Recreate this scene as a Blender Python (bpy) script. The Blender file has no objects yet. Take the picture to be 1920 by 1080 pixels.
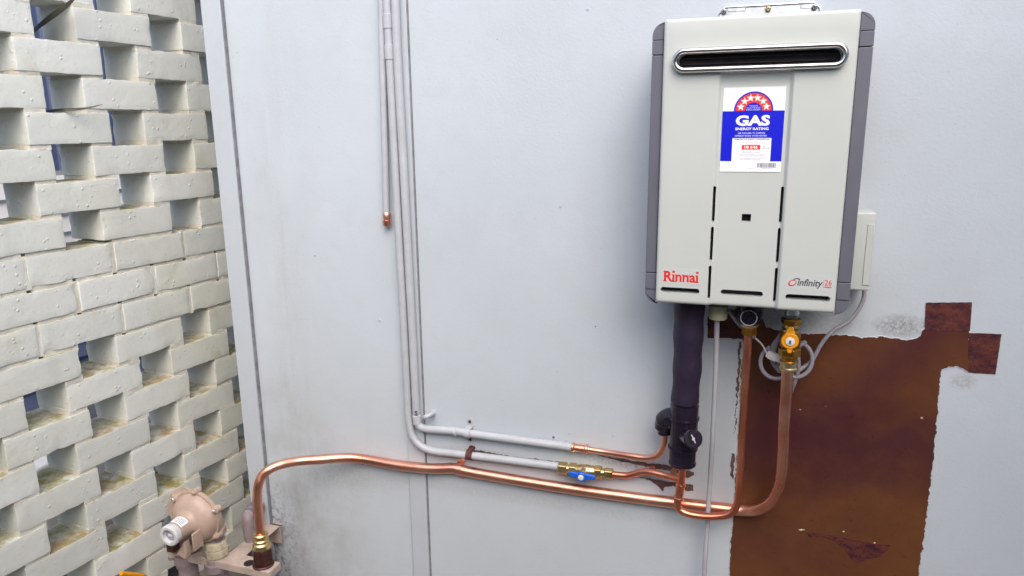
import bpy, bmesh, math, random
from mathutils import Vector, Matrix, noise

# ------------------------------------------------------------------ camera
SC = bpy.context.scene
COL = SC.collection
F = 1351.1
RM = Matrix(((0.94978932, 0.31266391, -0.01189613),
             (0.05813093, -0.21368919, -0.97517061),
             (-0.30744273, 0.92551511, -0.22113515)))
CAM = Vector((1.68322464, -1.61846674, 0.19408991))
cd = bpy.data.cameras.new('camera')
cam = bpy.data.objects.new('camera', cd)
COL.objects.link(cam)
cd.sensor_width = 36.0
cd.lens = F / 1920 * 36
cd.clip_start = 0.02
cd.clip_end = 600
right, down, fwd = RM[0], RM[1], RM[2]
mw = Matrix.Identity(4)
for i in range(3):
    mw[i][0] = right[i]; mw[i][1] = -down[i]; mw[i][2] = -fwd[i]; mw[i][3] = CAM[i]
cam.matrix_world = mw
SC.camera = cam

# ------------------------------------------------------------------ sky, sun, exposure
SUN_EL, SUN_AZ = 47, 156          # degrees; azimuth measured from +Y towards +X
world = bpy.data.worlds.new('World')
SC.world = world
world.use_nodes = True
wn = world.node_tree.nodes
wl = world.node_tree.links
bg = wn['Background']
sky = wn.new('ShaderNodeTexSky')
sky.sky_type = 'NISHITA'
sky.sun_disc = False
sky.sun_elevation = math.radians(SUN_EL)
sky.sun_rotation = math.radians(SUN_AZ)
sky.air_density = 1.0
sky.dust_density = 4.0
sky.ozone_density = 1.0
wl.new(sky.outputs[0], bg.inputs[0])
bg.inputs[1].default_value = 0.15
sd = bpy.data.lights.new('sun', 'SUN')
sun = bpy.data.objects.new('sun', sd)
COL.objects.link(sun)
sd.energy = 1.0
sd.angle = math.radians(78)
sd.color = (1.0, 0.97, 0.935)
e, a = math.radians(SUN_EL), math.radians(SUN_AZ)
sdir = Vector((math.sin(a) * math.cos(e), math.cos(a) * math.cos(e), math.sin(e)))
sun.rotation_euler = sdir.to_track_quat('Z', 'Y').to_euler()
sun.location = sdir * 20
SC.view_settings.view_transform = 'Standard'
SC.view_settings.look = 'None'
SC.view_settings.gamma = 1
SC.view_settings.use_curve_mapping = False
SC.view_settings.exposure = 0.86
SC.cycles.max_bounces = 7
SC.cycles.diffuse_bounces = 5
SC.cycles.glossy_bounces = 3
SC.cycles.transmission_bounces = 2

rng = random.Random(7)
GROUND = -1.25

# ------------------------------------------------------------------ measuring: where a sight line meets a plane of the place
def ray(px, py):
    return RM.transposed() @ Vector(((px - 960) / F, (py - 540) / F, 1.0))
def W(px, py, y=0.0):
    d = ray(px, py)
    return CAM + d * ((y - CAM.y) / d.y)
def ppm(X):                       # photo pixels per metre at a point
    return F / fwd.dot(X - CAM)
def PT(px, py, y):
    return W(px, py, y)

# ------------------------------------------------------------------ materials
def s2l(c):
    return tuple((v / 255 / 12.92) if v / 255 <= 0.04045 else ((v / 255 + 0.055) / 1.055) ** 2.4 for v in c)

class NT:
    def __init__(s, name):
        s.m = bpy.data.materials.new(name)
        s.m.use_nodes = True
        s.t = s.m.node_tree
        s.b = s.t.nodes['Principled BSDF']
        s.geo = None
    def n(s, typ, **kw):
        x = s.t.nodes.new(typ)
        for k, v in kw.items():
            setattr(x, k, v)
        return x
    def l(s, a, b):
        s.t.links.new(a, b)
    def pos(s):
        if s.geo is None:
            s.geo = s.n('ShaderNodeNewGeometry')
        return s.geo.outputs['Position']
    def val(s, sock, v):
        if isinstance(v, (int, float, tuple)):
            sock.default_value = v if not isinstance(v, tuple) or len(v) == 4 or sock.type == 'VECTOR' else (*v, 1)
        else:
            s.l(v, sock)
    def noise(s, scale, detail=4, rough=0.6, vec=None, dist=0.0, stretch=None):
        x = s.n('ShaderNodeTexNoise')
        x.inputs['Scale'].default_value = scale
        x.inputs['Detail'].default_value = min(detail, 4)
        x.inputs['Roughness'].default_value = rough
        x.inputs['Distortion'].default_value = dist
        v = vec if vec is not None else s.pos()
        if stretch:
            mp = s.n('ShaderNodeMapping')
            mp.inputs['Scale'].default_value = stretch
            s.l(v, mp.inputs[0]); v = mp.outputs[0]
        s.l(v, x.inputs['Vector'])
        return x.outputs['Fac']
    def voro(s, scale, vec=None):
        x = s.n('ShaderNodeTexVoronoi')
        x.inputs['Scale'].default_value = scale
        s.l(vec if vec is not None else s.pos(), x.inputs['Vector'])
        return x
    def ramp(s, fac, a, b, c0=0.0, c1=1.0):
        x = s.n('ShaderNodeMapRange')
        x.inputs[1].default_value = a; x.inputs[2].default_value = b
        x.inputs[3].default_value = c0; x.inputs[4].default_value = c1
        s.l(fac, x.inputs[0])
        return x.outputs[0]
    def math(s, op, a, b=0.0, c=None):
        x = s.n('ShaderNodeMath', operation=op)
        s.val(x.inputs[0], a); s.val(x.inputs[1], b)
        if c is not None: s.val(x.inputs[2], c)
        return x.outputs[0]
    def mix(s, fac, a, b):
        x = s.n('ShaderNodeMix', data_type='RGBA')
        s.val(x.inputs[0], fac); s.val(x.inputs[6], a); s.val(x.inputs[7], b)
        return x.outputs[2]
    def bump(s, h, strength=0.3, dist=0.002, prev=None):
        x = s.n('ShaderNodeBump')
        x.inputs['Strength'].default_value = strength
        x.inputs['Distance'].default_value = dist
        s.l(h, x.inputs['Height'])
        if prev is not None: s.l(prev, x.inputs['Normal'])
        return x.outputs[0]
    def out(s, col=None, rough=None, metal=None, normal=None, spec=None, coat=None):
        if col is not None: s.val(s.b.inputs['Base Color'], col)
        if rough is not None: s.val(s.b.inputs['Roughness'], rough)
        if metal is not None: s.val(s.b.inputs['Metallic'], metal)
        if spec is not None: s.val(s.b.inputs['Specular IOR Level'], spec)
        if coat is not None: s.b.inputs['Coat Weight'].default_value = coat; s.b.inputs['Coat Roughness'].default_value = .15
        if normal is not None: s.l(normal, s.b.inputs['Normal'])
        return s.m
    def sep(s):
        x = s.n('ShaderNodeSeparateXYZ'); s.l(s.pos(), x.inputs[0]); return x.outputs

def simple(name, col, rough=0.5, metal=0.0, var=0.12, nscale=40, bump=0.0, bscale=300, spec=None, rvar=0.1):
    k = NT(name)
    nf = k.noise(nscale, 5)
    dark = tuple(c * (1 - var) for c in col); light = tuple(min(1, c * (1 + var)) for c in col)
    c = k.mix(k.ramp(nf, .3, .7), dark, light)
    r = k.ramp(k.noise(nscale * 2.3, 3), .3, .7, max(.02, rough - rvar), min(1, rough + rvar))
    nm = k.bump(k.noise(bscale, 3), bump, .001) if bump else None
    return k.out(c, r, metal, nm, spec)

MAT = {}
def mats():
    # --- grey painted sheet wall
    def wallpaint(name, base, dirt=True):
        k = NT(name)
        p = k.sep()
        big = k.noise(2.2, 4, .55)
        mid = k.noise(14, 6, .65)
        fine = k.noise(140, 2, .7)
        c = k.mix(k.ramp(big, .3, .7), (base[0] * .945, base[1] * .95, base[2] * .945), (min(1, base[0] * 1.03), min(1, base[1] * 1.025), min(1, base[2] * 1.04)))
        c = k.mix(k.ramp(mid, .48, .8, 0, .32), c, (base[0] * .86, base[1] * .86, base[2] * .80))
        if dirt:
            # run-off dirt down the first sheet and mould near its foot
            cx = k.math('ADD', k.math('MULTIPLY', p[0], 1.0), k.math('MULTIPLY', k.noise(3.5, 3), .16))
            band = k.math('SUBTRACT', 1.0, k.ramp(k.math('ABSOLUTE', k.math('SUBTRACT', cx, .585)), .0, .10))
            st = k.noise(9, 6, .7, stretch=(2.2, 1, .35))
            spk = k.noise(130, 5, .75)
            low = k.ramp(p[2], .45, -.85, .35, 1.0)
            f1 = k.math('MULTIPLY', k.math('MULTIPLY', band, k.ramp(st, .35, .72)), k.math('MULTIPLY', low, k.ramp(spk, .35, .7, .25, 1)))
            c = k.mix(k.math('MULTIPLY', f1, .62), c, s2l((142, 136, 124)))
            leftz = k.math('MULTIPLY', k.ramp(p[0], .80, .50), k.ramp(p[2], -.45, -.95))
            f2 = k.math('MULTIPLY', leftz, k.ramp(k.noise(7, 6, .7), .38, .68))
            c = k.mix(k.math('MULTIPLY', f2, .42), c, s2l((128, 122, 116)))
            mou = k.math('MULTIPLY', k.math('MULTIPLY', k.ramp(p[0], .50, .40), k.ramp(p[2], -.80, -.95)), k.ramp(k.noise(60, 6, .8), .47, .62))
            c = k.mix(k.math('MULTIPLY', mou, .8), c, s2l((92, 78, 92)))
        if dirt:
            for (sx_, sy_, rx_, rz_, am_, cc_) in ((1690, 612, .060, .030, .75, (112, 104, 100)), (1500, 600, .16, .03, .35, (128, 118, 118)), (1805, 715, .03, .02, .5, (130, 124, 112)), (905, 850, .16, .016, .35, (128, 116, 112)), (1180, 868, .14, .022, .55, (120, 102, 98)), (1010, 940, .5, .02, .22, (134, 124, 120)), (640, 890, .22, .05, .30, (136, 132, 122))):
                q_ = W(sx_, sy_)
                ex_ = k.math('DIVIDE', k.math('SUBTRACT', p[0], q_.x), rx_); ez_ = k.math('DIVIDE', k.math('SUBTRACT', p[2], q_.z), rz_)
                dd_ = k.math('ADD', k.math('MULTIPLY', ex_, ex_), k.math('MULTIPLY', ez_, ez_))
                c = k.mix(k.math('MULTIPLY', k.math('MULTIPLY', k.ramp(dd_, .1, 1.0, am_, 0), k.ramp(spk, .36, .62)), 1.0), c, s2l(cc_))
        # chips and fly specks
        v = k.voro(17)
        rnd = k.n('ShaderNodeSeparateColor'); k.l(v.outputs['Color'], rnd.inputs[0])
        thr = k.ramp(rnd.outputs[0], .72, 1.0, -.01, .032)
        dd = k.math('ADD', v.outputs['Distance'], k.math('MULTIPLY', k.math('SUBTRACT', k.noise(190, 2), .5), .05))
        sp = k.math('LESS_THAN', dd, thr)
        c = k.mix(k.math('MULTIPLY', sp, .8), c, s2l((98, 90, 92)))
        v2 = k.voro(60)
        rn2 = k.n('ShaderNodeSeparateColor'); k.l(v2.outputs['Color'], rn2.inputs[0])
        sp2 = k.math('LESS_THAN', v2.outputs['Distance'], k.ramp(rn2.outputs[1], .86, 1.0, -.02, .07))
        c = k.mix(k.math('MULTIPLY', sp2, .45), c, s2l((120, 116, 116)))
        n1 = k.bump(fine, .26, .0016)
        n3 = n1
        return k.out(c, k.ramp(mid, .3, .7, .50, .66), 0, n3, .35)
    MAT['wall'] = wallpaint('grey_wall_paint', s2l((188, 197, 205)))
    MAT['trim'] = wallpaint('grey_trim_paint', s2l((182, 190, 198)), False)
    MAT['paintpipe'] = simple('painted_pipe', s2l((178, 182, 189)), .42, 0, .06, 30, .1, 200)
    # --- painted brick
    k = NT('white_painted_brick')
    p = k.sep()
    oi = k.n('ShaderNodeObjectInfo')
    base = k.mix(oi.outputs['Random'], s2l((213, 217, 212)), s2l((226, 229, 225)))
    big = k.noise(3.0, 5, .6)
    c = k.mix(k.ramp(big, .45, .75, 0, .55), base, s2l((212, 212, 194)))
    strk = k.noise(10, 6, .7, stretch=(1, 1, .3))
    c = k.mix(k.ramp(strk, .52, .8, 0, .36), c, s2l((172, 172, 156)))
    gr = k.noise(5.5, 5, .65, dist=.4)
    c = k.mix(k.ramp(gr, .60, .78, 0, .38), c, s2l((176, 178, 128)))
    nz = k.n('ShaderNodeSeparateXYZ'); k.l(k.geo.outputs['True Normal'], nz.inputs[0])
    up = k.ramp(nz.outputs[2], .55, .9)
    moss = k.math('MULTIPLY', up, k.ramp(k.noise(20, 6, .7), .32, .58))
    mossc = k.mix(k.ramp(k.noise(9, 4), .42, .6), s2l((160, 136, 98)), s2l((140, 134, 56)))
    c = k.mix(k.math("MULTIPLY", moss, .92), c, mossc)
    grit = k.noise(110, 5, .8)
    c = k.mix(k.math('MULTIPLY', k.ramp(grit, .60, .74), .40), c, s2l((120, 106, 88)))
    vb = k.voro(75)
    blob = k.ramp(vb.outputs['Distance'], .0, .34, 1, 0)
    rb = k.n('ShaderNodeSeparateColor'); k.l(vb.outputs['Color'], rb.inputs[0])
    blob = k.math('MULTIPLY', blob, k.math('GREATER_THAN', rb.outputs[0], .86))
    n1 = k.bump(k.noise(60, 5, .65), .42, .0030)
    n2 = k.bump(blob, .6, .003, n1)
    n3 = n2
    MAT['brick'] = k.out(c, k.ramp(big, .3, .7, .55, .72), 0, n3, .3)
    k = NT('painted_mortar')
    base = k.mix(k.ramp(k.noise(8, 4), .35, .65), s2l((208, 205, 192)), s2l((226, 224, 215)))
    c = k.mix(k.ramp(k.noise(50, 6, .75), .58, .76, 0, .6), base, s2l((140, 124, 100)))
    MAT['mortar'] = k.out(c, .7, 0, k.bump(k.noise(60, 6, .7), .8, .004), .25)
    # --- copper
    def copper(name, c0, c1, rough):
        k = NT(name)
        f = k.noise(9, 5, .6, stretch=(1, 1, 1))
        f2 = k.noise(60, 5, .7)
        c = k.mix(k.ramp(f, .35, .65), c0, c1)
        c = k.mix(k.ramp(f2, .62, .8, 0, .28), c, tuple(v * .45 for v in c0))
        r = k.math('ADD', k.ramp(f, .3, .7, rough - .05, rough + .08), k.ramp(f2, .5, .8, 0, .12))
        return k.out(c, r, 1.0, k.bump(k.noise(18, 2), .03, .003))
    MAT['copper'] = copper('copper_tube', s2l((236, 160, 134)), s2l((247, 190, 166)), .32)
    MAT['copper_dark'] = copper('tarnished_copper_tube', s2l((230, 138, 108)), s2l((244, 164, 134)), .33)
    MAT['brass'] = copper('brass', s2l((218, 190, 128)), s2l((240, 220, 170)), .26)
    MAT['brass_dark'] = copper('dull_brass', s2l((170, 118, 52)), s2l((204, 150, 70)), .33)
    MAT['steel'] = simple('polished_steel', (.72, .70, .70), .16, 1.0, .05, 30, .02, 400, rvar=.04)
    MAT['zinc'] = simple('galvanised_steel', (.70, .72, .74), .38, 1.0, .08, 60, .05, 400)
    # --- heater
    MAT['panel'] = simple('heater_enamel', s2l((191, 196, 193)), .38, 0, .02, 6, .05, 500, spec=.4, rvar=.05)
    MAT['htrim'] = simple('grey_plastic_trim', s2l((98, 100, 112)), .45, 0, .05, 12, .06, 600)
    MAT['dark'] = simple('dark_interior', (.012, .008, .014), .6, 0, .2, 40)
    MAT['boxp'] = simple('cream_plastic', s2l((190, 196, 194)), .42, 0, .03, 10)
    MAT['cream'] = simple('ivory_plastic', s2l((214, 206, 176)), .45, 0, .06, 20)
    MAT['black'] = simple('black_plastic', (.014, .009, .020), .20, 0, .25, 30, .02, 300, rvar=.06)
    MAT['foam'] = simple('black_foam_sleeve', (.022, .013, .038), .55, 0, .2, 40, .25, 500)
    MAT['cable'] = simple('grey_cable', s2l((150, 148, 160)), .45, 0, .08, 30)
    MAT['conduit'] = simple('pale_grey_tube', s2l((172, 174, 182)), .45, 0, .06, 30)
    MAT['whitep'] = simple('white_plastic', (.75, .75, .73), .4, 0, .04, 30)
    MAT['blue'] = simple('blue_plastic', s2l((22, 96, 206)), .35, 0, .1, 40)
    MAT['yellow'] = simple('yellow_plastic', s2l((236, 158, 24)), .38, 0, .1, 40)
    MAT['pink'] = simple('beige_epoxy_paint', s2l((176, 154, 140)), .46, 0, .16, 22, .30, 170)
    MAT['plate'] = simple('beige_bracket_paint', s2l((176, 160, 150)), .5, 0, .20, 26, .15, 120)
    MAT['brownfit'] = simple('bronze_fitting', s2l((86, 54, 52)), .35, .6, .3, 40, .1, 200)
    MAT['oldpipe'] = simple('weathered_painted_pipe', s2l((138, 124, 128)), .6, 0, .25, 30, .3, 120)
    MAT['oldnut'] = simple('weathered_union', s2l((180, 172, 150)), .65, 0, .28, 45, .4, 140)
    MAT['rust'] = simple('rusty_steel', s2l((92, 60, 58)), .75, .2, .45, 120, .5, 300)
    MAT['dirtmark'] = simple('old_brown_paint', s2l((92, 70, 66)), .7, 0, .45, 70, .4, 200)
    MAT['sealant'] = simple('sealant', s2l((222, 224, 226)), .5, 0, .05, 40)
    MAT['lwhite'] = simple('label_white', s2l((244, 246, 250)), .35, 0, .01, 5, rvar=.02)
    MAT['lblue'] = simple('label_blue', s2l((14, 22, 205)), .35, 0, .01, 5, rvar=.02)
    MAT['lred'] = simple('label_red', s2l((232, 62, 40)), .35, 0, .01, 5, rvar=.02)
    MAT['lgrey'] = simple('label_grey_print', s2l((150, 150, 170)), .35, 0, .01, 5, rvar=.02)
    MAT['lpink'] = simple('label_pink_print', s2l((240, 150, 140)), .35, 0, .01, 5, rvar=.02)
    MAT['lnavy'] = simple('label_navy_print', s2l((60, 60, 100)), .35, 0, .01, 5, rvar=.02)
    MAT['logored'] = simple('logo_red', s2l((220, 45, 38)), .35, 0, .01, 5, rvar=.02)
    MAT['logogrey'] = simple('logo_grey', s2l((74, 72, 88)), .35, 0, .01, 5, rvar=.02)
    MAT['sticker'] = simple('clear_sticker', s2l((194, 200, 199)), .22, 0, .01, 5, rvar=.02)
    MAT['leaf'] = simple('dark_leaf', (.026, .028, .018), .5, 0, .4, 30)
    MAT['bluefence'] = simple('blue_grey_sheet', s2l((96, 108, 142)), .45, 0, .1, 6)
    MAT['board'] = simple('white_board_paint', (.8, .8, .8), .5, 0, .04, 5)
    MAT['fence'] = simple('grey_green_steel', s2l((128, 132, 124)), .5, 0, .06, 3)
    MAT['side_shade'] = simple('side_shade_grey', s2l((122, 124, 130)), .7, 0, .25, 40, .2, 200)  # dark grey standing in for shade on the side faces
    MAT['capgrey'] = simple('dull_pale_plastic', s2l((202, 204, 206)), .4, 0, .14, 60, .1, 300)
    MAT['stone'] = simple('garden_stone', s2l((120, 92, 92)), .75, 0, .4, 9, .3, 60)
    # --- ground
    k = NT('concrete_path')
    c = k.mix(k.ramp(k.noise(1.3, 6, .6), .35, .65), s2l((92, 86, 80)), s2l((116, 110, 103)))
    c = k.mix(k.ramp(k.noise(30, 6, .7), .5, .75, 0, .5), c, s2l((66, 60, 54)))
    MAT['ground'] = k.out(c, .85, 0, k.bump(k.noise(40, 6), .4, .004))
    # --- bare brown board
    k = NT('bare_brown_board')
    p = k.sep()
    f = k.noise(4.2, 6, .62, dist=.5)
    c = k.mix(k.ramp(f, .32, .66), s2l((80, 44, 36)), s2l((100, 60, 34)))
    low = k.ramp(p[2], -.55, -.85)
    c = k.mix(k.math('MULTIPLY', low, k.ramp(k.noise(3, 4), .35, .65)), c, s2l((110, 70, 34)))
    bnd = k.math('ADD', p[2], k.math('MULTIPLY', k.math('SUBTRACT', k.noise(5.5, 5, .65), .5), .35))
    st = k.math('SUBTRACT', 1.0, k.ramp(k.math('ABSOLUTE', k.math('ADD', bnd, .50)), .02, .13))
    c = k.mix(k.math('MULTIPLY', st, .72), c, s2l((64, 28, 40)))
    dg = k.math('SUBTRACT', k.math('ADD', p[0], k.math('MULTIPLY', p[2], -.9)), 2.265)
    dg = k.math('ADD', dg, k.math('MULTIPLY', k.math('SUBTRACT', k.noise(7, 4), .5), .22))
    st2 = k.math('MULTIPLY', k.math('SUBTRACT', 1.0, k.ramp(k.math('ABSOLUTE', dg), .0, .10)), k.ramp(p[2], -.55, -.40))
    c = k.mix(k.math('MULTIPLY', st2, .5), c, s2l((66, 28, 44)))
    c = k.mix(k.ramp(k.noise(45, 6, .75), .60, .76, 0, .75), c, s2l((56, 24, 26)))
    v = k.voro(38)
    rnd = k.n('ShaderNodeSeparateColor'); k.l(v.outputs['Color'], rnd.inputs[0])
    sp = k.math('LESS_THAN', k.math('ADD', v.outputs['Distance'], k.math('MULTIPLY', k.math('SUBTRACT', k.noise(220, 2), .5), .12)), k.ramp(rnd.outputs[0], .78, 1.0, -.06, .10))
    c = k.mix(sp, c, s2l((196, 160, 130)))
    n1 = k.bump(k.noise(70, 5, .7), .25, .002)
    n2 = k.bump(sp, .5, .001, n1)
    MAT['bare'] = k.out(c, k.ramp(f, .3, .7, .26, .46), 0, n2, .5)
    k = NT('bracket_ghost_board')
    f = k.noise(30, 6, .8, dist=.2, stretch=(1, 1, 1.4))
    c = k.mix(k.ramp(f, .40, .60), s2l((58, 26, 38)), s2l((98, 50, 42)))
    MAT['ghost'] = k.out(c, .55, 0, k.bump(f, .5, .003), .35)
mats()

# ------------------------------------------------------------------ mesh builder
class MB:
    def __init__(s):
        s.v = []; s.f = []
    def add(s, verts, faces):
        o = len(s.v)
        s.v += [Vector(v) for v in verts]
        s.f += [tuple(i + o for i in f) for f in faces]
        return s
    def box(s, a, b, r=0.0):
        a = Vector(a); b = Vector(b)
        lo = Vector(map(min, a, b)); hi = Vector(map(max, a, b))
        if r <= 0:
            vs = [(x, y, z) for x in (lo.x, hi.x) for y in (lo.y, hi.y) for z in (lo.z, hi.z)]
            return s.add(vs, [(0, 1, 3, 2), (4, 6, 7, 5), (0, 4, 5, 1), (2, 3, 7, 6), (0, 2, 6, 4), (1, 5, 7, 3)])
        vs, fs = rounded_box((hi - lo) / 2, r, 3)
        c = (hi + lo) / 2
        return s.add([v + c for v in vs], fs)
    def tube(s, pts, rad, seg=16, cap=True):
        pts = [Vector(p) for p in pts]
        n = len(pts)
        rads = rad if isinstance(rad, (list, tuple)) else [rad] * n
        tang = []
        for i in range(n):
            t = pts[min(i + 1, n - 1)] - pts[max(i - 1, 0)]
            tang.append(t.normalized())
        t0 = tang[0]
        u = t0.orthogonal().normalized()
        vs = []; fs = []
        for i in range(n):
            if i:
                q = tang[i - 1].rotation_difference(tang[i])
                u = q @ u
                u = (u - tang[i] * u.dot(tang[i])).normalized()
            w = tang[i].cross(u)
            for k in range(seg):
                an = 2 * math.pi * k / seg
                vs.append(pts[i] + (u * math.cos(an) + w * math.sin(an)) * rads[i])
        for i in range(n - 1):
            for k in range(seg):
                k2 = (k + 1) % seg
                fs.append((i * seg + k, i * seg + k2, (i + 1) * seg + k2, (i + 1) * seg + k))
        if cap:
            fs.append(tuple(range(seg))[::-1])
            fs.append(tuple((n - 1) * seg + k for k in range(seg)))
        return s.add(vs, fs)
    def lathe(s, o, ax, prof, seg=24, twist=0.0, sq=None):
        """prof: list of (t along axis, radius)"""
        o = Vector(o); ax = Vector(ax).normalized()
        u = ax.orthogonal().normalized() if sq is None else (Vector(sq) - ax * ax.dot(Vector(sq))).normalized()
        w = ax.cross(u)
        vs = []; fs = []
        n = len(prof)
        for t, r in prof:
            for k in range(seg):
                an = 2 * math.pi * k / seg + twist
                vs.append(o + ax * t + (u * math.cos(an) + w * math.sin(an)) * r)
        for i in range(n - 1):
            for k in range(seg):
                k2 = (k + 1) % seg
                fs.append((i * seg + k, i * seg + k2, (i + 1) * seg + k2, (i + 1) * seg + k))
        fs.append(tuple(range(seg))[::-1])
        fs.append(tuple((n - 1) * seg + k for k in range(seg)))
        return s.add(vs, fs)
    def prism(s, poly, d):
        """poly: list of Vector (planar, any orientation); d: extrusion vector"""
        n = len(poly); d = Vector(d)
        vs = [Vector(p) for p in poly] + [Vector(p) + d for p in poly]
        fs = [tuple(range(n))[::-1], tuple(range(n, 2 * n))]
        for i in range(n):
            j = (i + 1) % n
            fs.append((i, j, n + j, n + i))
        return s.add(vs, fs)
    def sphere(s, c, r, sc=(1, 1, 1), seg=16, rings=10):
        c = Vector(c)
        vs = []; fs = []
        for i in range(rings + 1):
            th = math.pi * i / rings
            for k in range(seg):
                ph = 2 * math.pi * k / seg
                vs.append(c + Vector((math.sin(th) * math.cos(ph) * sc[0], math.sin(th) * math.sin(ph) * sc[1], math.cos(th) * sc[2])) * r)
        for i in range(rings):
            for k in range(seg):
                k2 = (k + 1) % seg
                fs.append((i * seg + k, i * seg + k2, (i + 1) * seg + k2, (i + 1) * seg + k))
        return s.add(vs, fs)
    def mesh(s, name, origin=Vector((0, 0, 0)), sharp=35):
        me = bpy.data.meshes.new(name)
        me.from_pydata([v - origin for v in s.v], [], s.f)
        bm = bmesh.new(); bm.from_mesh(me)
        bmesh.ops.remove_doubles(bm, verts=bm.verts, dist=1e-6)
        bmesh.ops.recalc_face_normals(bm, faces=bm.faces)
        bm.to_mesh(me); bm.free()
        finish_mesh(me, sharp)
        return me
    def build(s, name, mat, parent=None, sharp=35, bevel=0.0):
        org = base_of(parent)
        me = s.mesh(name, org, sharp)
        return link(name, me, mat, parent, bevel)

def finish_mesh(me, sharp=35):
    if len(me.polygons):
        me.polygons.foreach_set('use_smooth', [True] * len(me.polygons))
        me.set_sharp_from_angle(angle=math.radians(sharp))

BASE = {}
def base_of(o):
    if o is None: return Vector((0, 0, 0))
    return BASE.get(o.name, Vector((0, 0, 0)))

def link(name, me, mat, parent=None, bevel=0.0):
    o = bpy.data.objects.new(name, me)
    COL.objects.link(o)
    if mat: me.materials.clear(); me.materials.append(MAT[mat])
    if parent is not None:
        o.parent = parent
        BASE[o.name] = base_of(parent)
    if bevel:
        m = o.modifiers.new('bevel', 'BEVEL'); m.width = bevel; m.segments = 2; m.limit_method = 'ANGLE'; m.angle_limit = math.radians(40)
        m.harden_normals = False
    return o

def tag(o, label, cat, group=None, kind=None):
    if label: o['label'] = label
    if cat: o['category'] = cat
    if group: o['group'] = group
    if kind: o['kind'] = kind
    return o

def thing(name, label, cat, base, group=None):
    o = bpy.data.objects.new(name, None)
    COL.objects.link(o)
    o.location = base
    o.empty_display_size = .05
    BASE[o.name] = Vector(base)
    return tag(o, label, cat, group)

def rounded_box(h, r, k=2, nx=None):
    """surface grid of a box of half size h with edge radius r"""
    def axis(hh, n):
        e = [-hh + r * t for t in (0, .3, .65, 1)] if k > 1 else [-hh, -hh + r]
        mid = [(-hh + r) + (2 * hh - 2 * r) * i / n for i in range(1, n)]
        return e + mid + [-t for t in reversed(e)]
    nn = nx or (1, 1, 1)
    A = [axis(h[i], nn[i]) for i in range(3)]
    idx = {}; vs = []; fs = []
    def vid(i, j, l):
        key = (i, j, l)
        if key not in idx:
            p = Vector((A[0][i], A[1][j], A[2][l]))
            q = Vector([max(-h[m] + r, min(h[m] - r, p[m])) for m in range(3)])
            d = p - q
            if d.length > 1e-9: p = q + d.normalized() * r
            idx[key] = len(vs); vs.append(p)
        return idx[key]
    n0, n1, n2 = (len(x) for x in A)
    for i in range(n0 - 1):
        for j in range(n1 - 1):
            fs.append((vid(i, j, 0), vid(i, j + 1, 0), vid(i + 1, j + 1, 0), vid(i + 1, j, 0)))
            fs.append((vid(i, j, n2 - 1), vid(i + 1, j, n2 - 1), vid(i + 1, j + 1, n2 - 1), vid(i, j + 1, n2 - 1)))
    for i in range(n0 - 1):
        for l in range(n2 - 1):
            fs.append((vid(i, 0, l), vid(i + 1, 0, l), vid(i + 1, 0, l + 1), vid(i, 0, l + 1)))
            fs.append((vid(i, n1 - 1, l), vid(i, n1 - 1, l + 1), vid(i + 1, n1 - 1, l + 1), vid(i + 1, n1 - 1, l)))
    for j in range(n1 - 1):
        for l in range(n2 - 1):
            fs.append((vid(0, j, l), vid(0, j, l + 1), vid(0, j + 1, l + 1), vid(0, j + 1, l)))
            fs.append((vid(n0 - 1, j, l), vid(n0 - 1, j + 1, l), vid(n0 - 1, j + 1, l + 1), vid(n0 - 1, j, l + 1)))
    return vs, fs

def spline(pts, sub=8):
    """centripetal-ish Catmull-Rom through points"""
    p = [Vector(q) for q in pts]
    p = [p[0] * 2 - p[1]] + p + [p[-1] * 2 - p[-2]]
    out = []
    for i in range(1, len(p) - 2):
        p0, p1, p2, p3 = p[i - 1:i + 3]
        t0 = 0; t1 = t0 + (p1 - p0).length ** .5; t2 = t1 + (p2 - p1).length ** .5; t3 = t2 + (p3 - p2).length ** .5
        for k in range(sub):
            t = t1 + (t2 - t1) * k / sub
            a1 = p0 * ((t1 - t) / (t1 - t0)) + p1 * ((t - t0) / (t1 - t0))
            a2 = p1 * ((t2 - t) / (t2 - t1)) + p2 * ((t - t1) / (t2 - t1))
            a3 = p2 * ((t3 - t) / (t3 - t2)) + p3 * ((t - t2) / (t3 - t2))
            b1 = a1 * ((t2 - t) / (t2 - t0)) + a2 * ((t - t0) / (t2 - t0))
            b2 = a2 * ((t3 - t) / (t3 - t1)) + a3 * ((t - t1) / (t3 - t1))
            out.append(b1 * ((t2 - t) / (t2 - t1)) + b2 * ((t - t1) / (t2 - t1)))
    out.append(p[-2])
    return out

# ================================================================== SETTING
# ground
g = MB()
g.add([(-200, -200, GROUND), (200, -200, GROUND), (200, 200, GROUND), (-200, 200, GROUND)], [(0, 1, 2, 3)])
tag(g.build('ground', 'ground'), 'grey concrete ground', None, kind='structure')

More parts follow.
